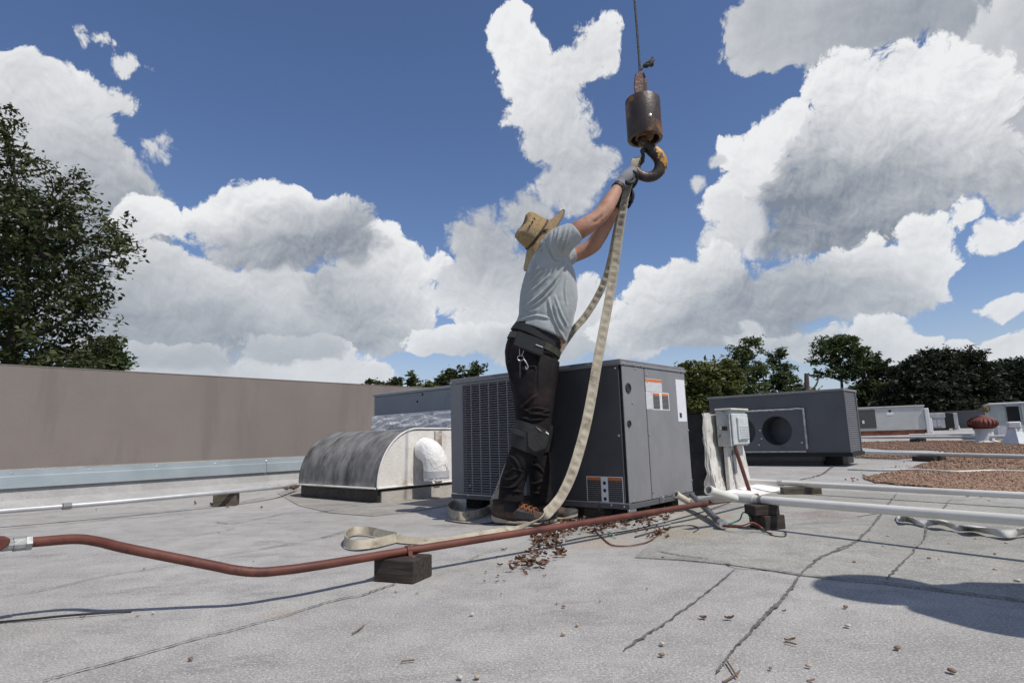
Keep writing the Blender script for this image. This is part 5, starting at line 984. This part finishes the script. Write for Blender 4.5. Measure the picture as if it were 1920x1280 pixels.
mb = MB(); mb.rings([[((k+.0025)*math.cos(a), (k-.018+.0025)*math.sin(a), z) for a in np.linspace(0, 2*math.pi, 40, False)] for z, k in ((.001, .1088), (.010, .1078), (.014, .1072))], False, False); mb.build('hat_cord', mat('dark_cord', (.04, .025, .015), (.09, .06, .03), 80, .8), hat, smooth=True)
for k in range(3):
    a = rad(-58-17*k); MB().lathe([(.0045, -.004), (.0045, .004)], 8, (.0925*math.cos(a)*1.02, .0775*math.sin(a)*1.02, .080)).build('eyelet', RUB, hat)
for s_ in (0, 1): mb = MB(); mb.tube(spline([(.0, -.094, .006), (.012+.01*s_, -.104, -.002), (.018+.012*s_, -.118-.012*s_, -.012)], 4), .0035, 6); mb.build('cord_end', RUB, hat)

# ------------------------------------------------------------------ lifting sling
WEB = mat('cream_webbing', (.34, .30, .225), (.45, .405, .315), 16, .9, .5, 300, stain=(.19, .16, .115), stain_scale=14., stain_lo=.52, stain_hi=.70, bdist=.003)
slg = empty('lifting_sling', (.12, 3.1, 0), 0, 'cream webbing sling falling from the hook to the roof', 'sling')
def sling(P3, W3, hw, name, pucker=0., k=10, th=.0045, dull=False):
    P_ = spline(P3, k); Wv = spline(W3, k); mb = MB(); L = 0; rs = []
    for i in range(len(P_)):
        if i: L += np.linalg.norm(P_[i]-P_[i-1])
        t = P_[min(i+1, len(P_)-1)]-P_[max(i-1, 0)]; t /= np.linalg.norm(t); w_ = Wv[i]-t*(Wv[i]@t); w_ /= max(np.linalg.norm(w_), 1e-6); n_ = np.cross(t, w_)
        r_ = []
        for v in (-1, -.78, -.4, 0, .4, .78, 1): r_.append(P_[i]+w_*hw*v+n_*(th*.5*(1 if abs(v) < .9 else .8)+(pucker*(.75+.5*mnoise.noise(Vector((L*9, 0, 3))))*math.sin(L*2*math.pi/.048+1.6*mnoise.noise(Vector((L*6, 5, 0))))*math.cos(v*1.45) if abs(v) < .7 else (pucker*.25 if .7 < abs(v) < .9 else 0))))
        for v in (1, .4, -.4, -1): r_.append(P_[i]+w_*hw*v-n_*th*.5)
        rs.append(r_)
    mb.rings(rs); return mb.build(name, WEB, slg, smooth=True, world=True, angle=50)
fr = [(1187,318,3.41,.75,-.6),(1180,342,3.412,.75,-.6),(1172,372,3.40,.7,-.7),(1165,412,3.385,.8,-.6),(1155,480,3.36,.9,-.4),(1145,545,3.33,.97,-.2),(1133,610,3.30,1,0),(1120,680,3.27,1,0),(1107,755,3.23,1,0),(1094,815,3.2,1,0),(1075,880,3.16,1,.05),(1055,925,3.13,.95,.3)]
P3 = [J(x, y, Y) for x, y, Y, *_ in fr]; W3 = []
for i, (x, y, Y, a, b) in enumerate(fr):
    t = P3[min(i+1, len(fr)-1)]-P3[max(i-1, 0)]; t /= np.linalg.norm(t); pw = np.cross(t, [0, 1., 0]); pw /= np.linalg.norm(pw); W3.append(pw*a+np.array([0, b, 0]))
sgn = 1 if W3[5][0] > 0 else -1
gr_pts = [(1034,953,None),(1008,974,None),(965,992,.014),(900,1004,.014),(830,1014,.014),(770,1013,.015),(740,1008,.018)]
for i, (x, y, z) in enumerate(gr_pts):
    P3.append(gp(x, y, z) if z else J(x, y, (3.08, 3.02)[i])); W3.append(sgn*np.array([.80, .58, .12]) if i == 0 else sgn*np.array([.5, .85, .15]) if i == 1 else sgn*np.array([.15, .9, .38]))
sling(P3, W3, .0265, 'front_strand', .0055, 16)
eye_ = [(742,1006,.026),(715,1000,.026),(685,994,.028),(660,996,.028),(647,1007,.028),(650,1017,.026),(672,1021,.026),(705,1017,.026),(742,1008,.026)]
sling([gp(*p) for p in eye_], [np.array([0, .5, .85])*1. for _ in eye_], .020, 'end_eye', 0., 8)
bk_ = [(1178,350,3.45),(1168,385,3.50),(1157,430,3.54),(1148,475,3.57),(1138,515,3.59),(1122,553,3.60),(1098,592,3.61),(1068,628,3.62),(1030,690,3.62),(990,780,3.64),(950,880,3.64),(928,936,3.62)]
P3 = [J(*p) for p in bk_]; W3 = []
for i in range(len(bk_)):
    t = P3[min(i+1, len(bk_)-1)]-P3[max(i-1, 0)]; t /= np.linalg.norm(t); pw = np.cross(t, [0, 1., 0]); pw /= np.linalg.norm(pw); W3.append(pw*.8+np.array([0, -.6, 0]))
for (x, y, z) in ((918,954,.03),(897,963,.028),(868,967,.028),(846,963,.028),(840,952,.03),(852,945,.03),(866,951,.028),(873,958,.028)): P3.append(gp(x, y, z)); W3.append(np.array([0, .25, 1.])*(1 if W3[-1][2] > -.2 else -1))
sling(P3, W3, .0255, 'back_strand', .005, 12)
lp = [(1186,322,3.385),(1190,305,3.375),(1194,296,3.385),(1199,296,3.42),(1199,300,3.455),(1194,316,3.465),(1187,330,3.45),(1182,342,3.43)]
P3 = [J(*p) for p in lp]; sling(P3, [np.array([.95, .12, .30])]*len(lp), .022, 'hook_eye', 0., 6)
#==PART5==
# ------------------------------------------------------------------ second worker, just outside the frame on the right: his shadow falls into it
w2c = np.array([1.93, 1.10, 0]); axf = np.array([math.cos(rad(-55)), math.sin(rad(-55)), 0]); axs = np.array([-axf[1], axf[0], 0])
hp2 = empty('person', w2c, math.atan2(axf[1], axf[0]), 'second worker standing beyond the right edge, only his shadow showing', 'person')
def ell(mb, L, n=16):
    C_ = [np.array(l[:3]) for l in L]; rs = []
    for i, l in enumerate(L):
        t = C_[min(i+1, len(L)-1)]-C_[max(i-1, 0)]; t /= np.linalg.norm(t); a = np.array([0, 1., 0]); a -= t*(a@t); a /= np.linalg.norm(a); b = np.cross(a, t)
        rs.append([C_[i]+a*l[3]*math.cos(q)+b*l[4]*math.sin(q) for q in np.linspace(0, 2*math.pi, n, False)])
    mb.rings(rs)
b2 = MB(); ell(b2, fine([(0,0,.9,.16,.11),(0,0,1.1,.15,.11),(0,0,1.3,.18,.12),(0,0,1.42,.17,.10),(0,0,1.5,.06,.06),(.01,0,1.58,.06,.065),(.02,0,1.68,.075,.095),(.02,0,1.76,.06,.08),(.015,0,1.79,.03,.04)]))
for s_ in (-1, 1):
    ell(b2, fine([(0,s_*.17,1.40,.06,.06),(.0,s_*.24,1.15,.05,.05),(.10,s_*.25,.98,.042,.042),(.20,s_*.22,.90,.035,.035),(.27,s_*.2,.87,.035,.02)])); ell(b2, fine([(0,s_*.09,.95,.085,.09),(0,s_*.1,.5,.06,.065),(0,s_*.1,.1,.04,.045),(.05,s_*.1,.05,.045,.045),(.17,s_*.1,.04,.04,.03)]))
    for f_ in range(5): 
        yy = s_*(.2-.02+.012*f_); b2.tube([(.26, yy, .872), (.30, yy, .862-.004*f_), (.325, yy, .845)], .009, 7)
link('body', remeshed(b2, .012, 3), SKIN, hp2)
s2 = MB(); ell(s2, fine([(0,0,.86,.19,.14),(0,0,1.1,.185,.14),(0,0,1.3,.205,.14),(0,0,1.44,.18,.11),(0,0,1.5,.08,.075)]))
for s_ in (-1, 1): ell(s2, fine([(0,s_*.15,1.40,.08,.08),(.0,s_*.23,1.22,.07,.07),(.01,s_*.245,1.14,.066,.066)]))
link('t_shirt', remeshed(s2, .012, 3), mat('navy_shirt', (.03, .035, .06), rough=.9), hp2)
t2 = MB(); ell(t2, fine([(0,0,.98,.17,.13),(0,0,.9,.18,.14),(0,0,.82,.15,.12)]))
for s_ in (-1, 1): ell(t2, fine([(0,s_*.09,.88,.095,.11),(0,s_*.1,.5,.075,.085),(0,s_*.1,.08,.07,.08)]))
link('trousers', remeshed(t2, .012, 3), TROU, hp2)
ht = MB(); ht.lathe([(.17, 1.735), (.172, 1.74), (.10, 1.752), (.096, 1.80), (.07, 1.855), (.02, 1.865)], 28, (.02, 0, 0)); ht.build('hat', STR, hp2, smooth=True)
for s_ in (-1, 1):
    mb = MB(); ell(mb, [(-.09,s_*.1,.05,.035,.045),(-.05,s_*.1,.05,.045,.05),(.1,s_*.1,.045,.05,.04),(.2,s_*.1,.035,.03,.03)]); mb.build('shoe', SHU, hp2, smooth=True)

# ------------------------------------------------------------------ trees
BARK = mat('bark', (.055, .045, .036), (.10, .085, .07), 8, .95, .8, 20, stretch=(6, 6, 1), bdist=.05)
def leafmat(name, c1, c2, sc=.8): return mat(name, c1, c2, sc, .6, coord='pos', lo=.3, hi=.7, transl=.28, spec=.35)
def tree(name, base, blobs, lmat, leaf, dens, label, tr=.25, clump=.45, seed=0, top=None, limbs=True, flat=.5):
    """blobs: (centre, (rx,ry,rz)); every blob gets leaf clumps spread through its volume and a limb from the trunk"""
    rg = np.random.default_rng(seed); base = np.array(base, float); e = empty(name, base, 0, label, 'tree')
    allc = np.array([b[0] for b in blobs]); tz = top if top is not None else allc[:, 2].max()
    tx = allc[:, :2].mean(0); mb = MB(); nT = 9; tp = []
    for i in range(nT):
        u = i/(nT-1); wob = np.array([math.sin(u*5+seed)*.12, math.cos(u*4+seed)*.12])*tr*4*u
        tp.append(np.array([*(base[:2]*(1-u)+tx*u+wob), base[2]+(tz-base[2])*u]))
    mb.tube(tp, [tr*(1.25-.0*u if u == 0 else 1-.86*u) for u in np.linspace(0, 1, nT)], 10)
    Cs = []
    for (c_, r_) in blobs:
        c_ = np.array(c_); r_ = np.array(r_); vol = (r_.prod())**(1/3.); nC = max(5, int(dens*(vol/clump)**2.2))
        d = rg.normal(size=(nC, 3)); d /= np.linalg.norm(d, axis=1)[:, None]; u = rg.random(nC)**.42; cc = c_+d*u[:, None]*r_*(.82+.36*rg.random(nC))[:, None]; Cs.append(cc)
        if limbs:
            hz = c_[2]-r_[2]*.5-.35*np.linalg.norm(c_[:2]-tx); u0 = np.clip((hz-base[2])/(tz-base[2]+1e-6), .15, .93); i0 = u0*(nT-1); k = int(min(i0, nT-2)); st_ = tp[k]+(tp[k+1]-tp[k])*(i0-k); md = (st_+c_)/2+np.array([0, 0, .12*np.linalg.norm(c_-st_)*(rg.random()-.2)]); r0 = tr*.42*(1-.6*u0)
            mb.tube(spline([st_, md, c_], 4), np.linspace(r0, r0*.25, 9), 6)
            for q in cc[rg.choice(nC, min(nC, 7), False)]:
                s0 = md+(c_-md)*rg.random(); mb.tube([s0, (s0+q)/2+rg.normal(0, .05, 3)*vol, q], [r0*.28, r0*.2, r0*.07], 4)
    mb.build('trunk', BARK, e, smooth=True, world=True)
    Cs = np.vstack(Cs); nl = 26; n = len(Cs)*nl
    P_ = np.repeat(Cs, nl, 0)+rg.normal(size=(n, 3))*clump*np.array([.42, .42, .42*flat+.1])
    ax = rg.normal(size=(n, 3)); ax[:, 2] *= .5; ax /= np.linalg.norm(ax, axis=1)[:, None]; nn_ = rg.normal(size=(n, 3))+np.array([0, 0, .9]); bb = np.cross(ax, nn_); bb /= np.linalg.norm(bb, axis=1)[:, None]
    L = leaf*(.5+1.0*rg.random(n)**1.5)[:, None]; V = np.stack([P_-ax*L, P_+bb*L*.42-ax*L*.1, P_+ax*L, P_-bb*L*.42-ax*L*.1], 1).reshape(-1, 3); F = np.arange(n*4).reshape(-1, 4)
    o = link('crown', np_mesh('crown', V, F, [lmat]), lmat, e, True); return e
def tb(px, py, Y, rx, ry, k=1.): # crown lobe read off the photo at depth Y: centre and radii in metres
    p = J(px, py, Y); s_ = np.linalg.norm(p-_C)/FPX; return (p, (rx*s_, rx*s_*.9*k, ry*s_))
def foot(px, Y): p = J(px, 790, Y); return (p[0], p[1], -6.)
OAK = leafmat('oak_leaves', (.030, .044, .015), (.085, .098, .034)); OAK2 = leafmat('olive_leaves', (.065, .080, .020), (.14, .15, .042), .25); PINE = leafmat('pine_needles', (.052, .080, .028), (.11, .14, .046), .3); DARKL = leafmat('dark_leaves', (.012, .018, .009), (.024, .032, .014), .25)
Y0 = 15.
tree('oak_tree', foot(-20, Y0), [tb(-60,300,Y0,75,90),(tb(5,235,Y0,22,40)),tb(20,300,Y0,30,30),tb(-40,430,Y0,110,90),tb(60,400,Y0,60,45),tb(105,345,Y0,38,35),tb(140,400,Y0,45,35),tb(90,470,Y0,75,50),tb(190,440,Y0,48,28),tb(215,480,Y0,45,22),tb(150,520,Y0,55,40),tb(60,560,Y0,80,55),tb(150,590,Y0,55,40),tb(-20,600,Y0,90,70),tb(110,650,Y0,70,45),tb(30,680,Y0,80,50),tb(170,655,Y0,30,30),tb(-120,560,Y0,110,150)], OAK, .078, 3.8, 'big dark oak rising behind the parapet on the left', .38, .29, 1, top=J(0, 420, 15.)[2])
tree('pine_tree', foot(195, 30.), [tb(170,690,30.,28,16),tb(200,660,30.,22,14),tb(212,680,30.,24,14),tb(195,705,30.,40,14),tb(215,648,30.,12,10),tb(190,730,30.,34,20)], PINE, .16, 14, 'small sunlit pine peeping over the parapet by the oak', .18, .5, 2, top=J(205, 645, 30.)[2])
Y1 = 46.
tree('bare_topped_tree', foot(740, Y1), [tb(697,716,Y1,10,4),tb(715,721,Y1,14,5),tb(736,715,Y1,13,7),tb(748,718,Y1,8,5),tb(710,728,Y1,26,6),tb(740,730,Y1,24,8)], OAK, .17, 5.5, 'thin topped tree just over the parapet, left of the slender one', .16, .42, 3)
tree('slender_tree', foot(771, Y1), [tb(771,706,Y1,8,8),tb(775,716,Y1,9,8),tb(768,724,Y1,9,8),tb(773,738,Y1,14,10)], OAK, .17, 5.5, 'slender tree top between two wider ones over the parapet', .14, .42, 4)
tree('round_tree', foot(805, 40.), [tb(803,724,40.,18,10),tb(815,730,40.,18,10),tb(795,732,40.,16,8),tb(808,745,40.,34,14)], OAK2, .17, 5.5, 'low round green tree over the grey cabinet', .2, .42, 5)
tree('broad_tree', foot(848, Y1), [tb(838,700,Y1,12,10),tb(850,697,Y1,16,9),tb(862,706,Y1,14,8),tb(826,711,Y1,12,6),tb(840,716,Y1,26,12),tb(868,722,Y1,30,14),tb(890,700,Y1,20,20)], OAK, .17, 5.5, 'broad dark tree partly hidden by the new unit', .2, .42, 6)
Y2 = 52.
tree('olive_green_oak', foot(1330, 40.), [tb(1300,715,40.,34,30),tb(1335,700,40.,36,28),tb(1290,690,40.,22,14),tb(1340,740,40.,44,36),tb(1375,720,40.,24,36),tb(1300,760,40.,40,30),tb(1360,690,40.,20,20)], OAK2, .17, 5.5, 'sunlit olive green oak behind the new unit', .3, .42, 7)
tree('pine_tree', foot(1410, Y2), [tb(1412,643,Y2,20,11),tb(1380,665,Y2,18,14),tb(1408,668,Y2,24,12),tb(1395,700,Y2,36,22),tb(1425,695,Y2,24,16),tb(1400,735,Y2,44,22),tb(1388,650,Y2,12,8)], PINE, .17, 5, 'tall pine with two tops behind the slate unit', .28, .45, 8)
tree('pine_tree', foot(1462, 56.), [tb(1464,663,56.,18,9),tb(1450,680,56.,14,8),tb(1470,690,56.,22,10),tb(1458,712,56.,28,14),tb(1480,712,56.,18,10),tb(1465,735,56.,36,16),tb(1445,665,56.,8,6)], PINE, .17, 5, 'pine right of the two topped one, slightly lower', .26, .45, 9)
tree('leafy_tree', foot(1500, 44.), [tb(1490,735,44.,24,16),tb(1520,742,44.,26,14),tb(1505,765,44.,44,24)], OAK, .17, 5.5, 'low leafy tree in the gap by the dead snag', .2, .42, 10)
sn = empty('dead_snag', foot(1513, 43.), 0, 'broken dead trunk standing in the gap between pines', 'dead tree'); mb = MB(); mb.tube(spline([np.array(foot(1514, 43.)), J(1515, 760, 43.), J(1513, 725, 43.), J(1512, 700, 43.)], 4), np.linspace(.26, .15, 13), 8); mb.build('trunk', BARK, sn, smooth=True, world=True)
mb = MB(); mb.tube(spline([J(1516, 735, 43.), J(1530, 722, 43.), J(1537, 700, 43.)], 4), np.linspace(.10, .03, 9), 6); mb.build('branch', BARK, sn, smooth=True, world=True)
tree('pine_tree', foot(1574, Y2), [tb(1560,642,Y2,28,10),tb(1585,640,Y2,26,10),tb(1545,660,Y2,22,9),tb(1600,660,Y2,26,10),tb(1572,655,Y2,28,10),tb(1532,678,Y2,14,6),tb(1560,680,Y2,22,8),tb(1605,682,Y2,26,10),tb(1628,672,Y2,20,10),tb(1590,700,Y2,26,10),tb(1545,700,Y2,16,7)], PINE, .17, 5, 'tallest pine with airy rounded crown and bare trunk', .30, .42, 11, top=J(1572, 640, Y2)[2])
tree('bushy_tree', foot(1645, 50.), [tb(1640,690,50.,28,16),tb(1660,695,50.,18,14),tb(1635,720,50.,34,24),tb(1660,740,50.,40,30),tb(1620,750,50.,36,28)], leafmat('mid_leaves', (.024, .038, .012), (.052, .070, .022), .3), .17, 5.5, 'bushy green tree right of the tallest pine', .25, .42, 12)
for i, (cx, bl, lb) in enumerate(((1705, [(1700,700,26,18),(1715,682,20,12),(1705,730,44,30),(1700,765,50,26)], 'dark evergreen next to the bushy tree'), (1755, [(1752,663,24,10),(1740,680,28,14),(1765,675,24,14),(1755,710,48,30),(1755,755,56,32)], 'dark evergreen with ragged flat top'), (1820, [(1820,668,26,12),(1812,685,30,16),(1838,690,24,14),(1820,720,50,28),(1820,760,56,32)], 'highest dark evergreen on the right'), (1880, [(1872,700,34,16),(1895,688,30,12),(1885,730,50,28),(1885,765,56,30)], 'broad dark evergreen near the right edge'), (1950, [(1935,690,34,14),(1960,700,50,26),(1955,750,70,44)], 'dark evergreen cut by the right edge'))):
    tree('dark_evergreen', foot(cx, 46.+i), [tb(x, y, 46.+i, rx, ry) for x, y, rx, ry in bl], DARKL, .17, 6, lb, .3, .42, 20+i)
tree('dark_evergreen', foot(1290, 50.), [tb(1285,740,50.,40,30),tb(1260,715,50.,30,24),tb(1250,760,50.,50,34)], DARKL, .17, 5.5, 'dark tree mostly hidden behind the new unit', .3, .42, 31)
# a far wood closes the gaps under the crowns
def wood():
    rg = np.random.default_rng(77); Vs, Fs = [], []; n = 0
    N_ = 26000; az_ = rg.uniform(rad(2), rad(60), N_); dist = rg.uniform(62, 76, N_); zt_ = 1.6+1.1*np.sin(az_*23)+.8*np.sin(az_*51+1)
    z = -6+(zt_+6)*rg.random(N_)**.6; P_ = np.stack([np.sin(az_)*dist, np.cos(az_)*dist, z], 1)
    ax = rg.normal(size=(N_, 3)); ax /= np.linalg.norm(ax, axis=1)[:, None]; bb = np.cross(ax, rg.normal(size=(N_, 3))); bb /= np.linalg.norm(bb, axis=1)[:, None]; L = (.28+.3*rg.random(N_))[:, None]
    V = np.stack([P_-ax*L, P_+bb*L*.5, P_+ax*L, P_-bb*L*.5], 1).reshape(-1, 3); return link('distant_wood', np_mesh('distant_wood', V, np.arange(N_*4).reshape(-1, 4), [DARKL]), DARKL)
tag(wood(), 'far dark wood closing the gaps under the tree line', 'wood', kind='stuff')
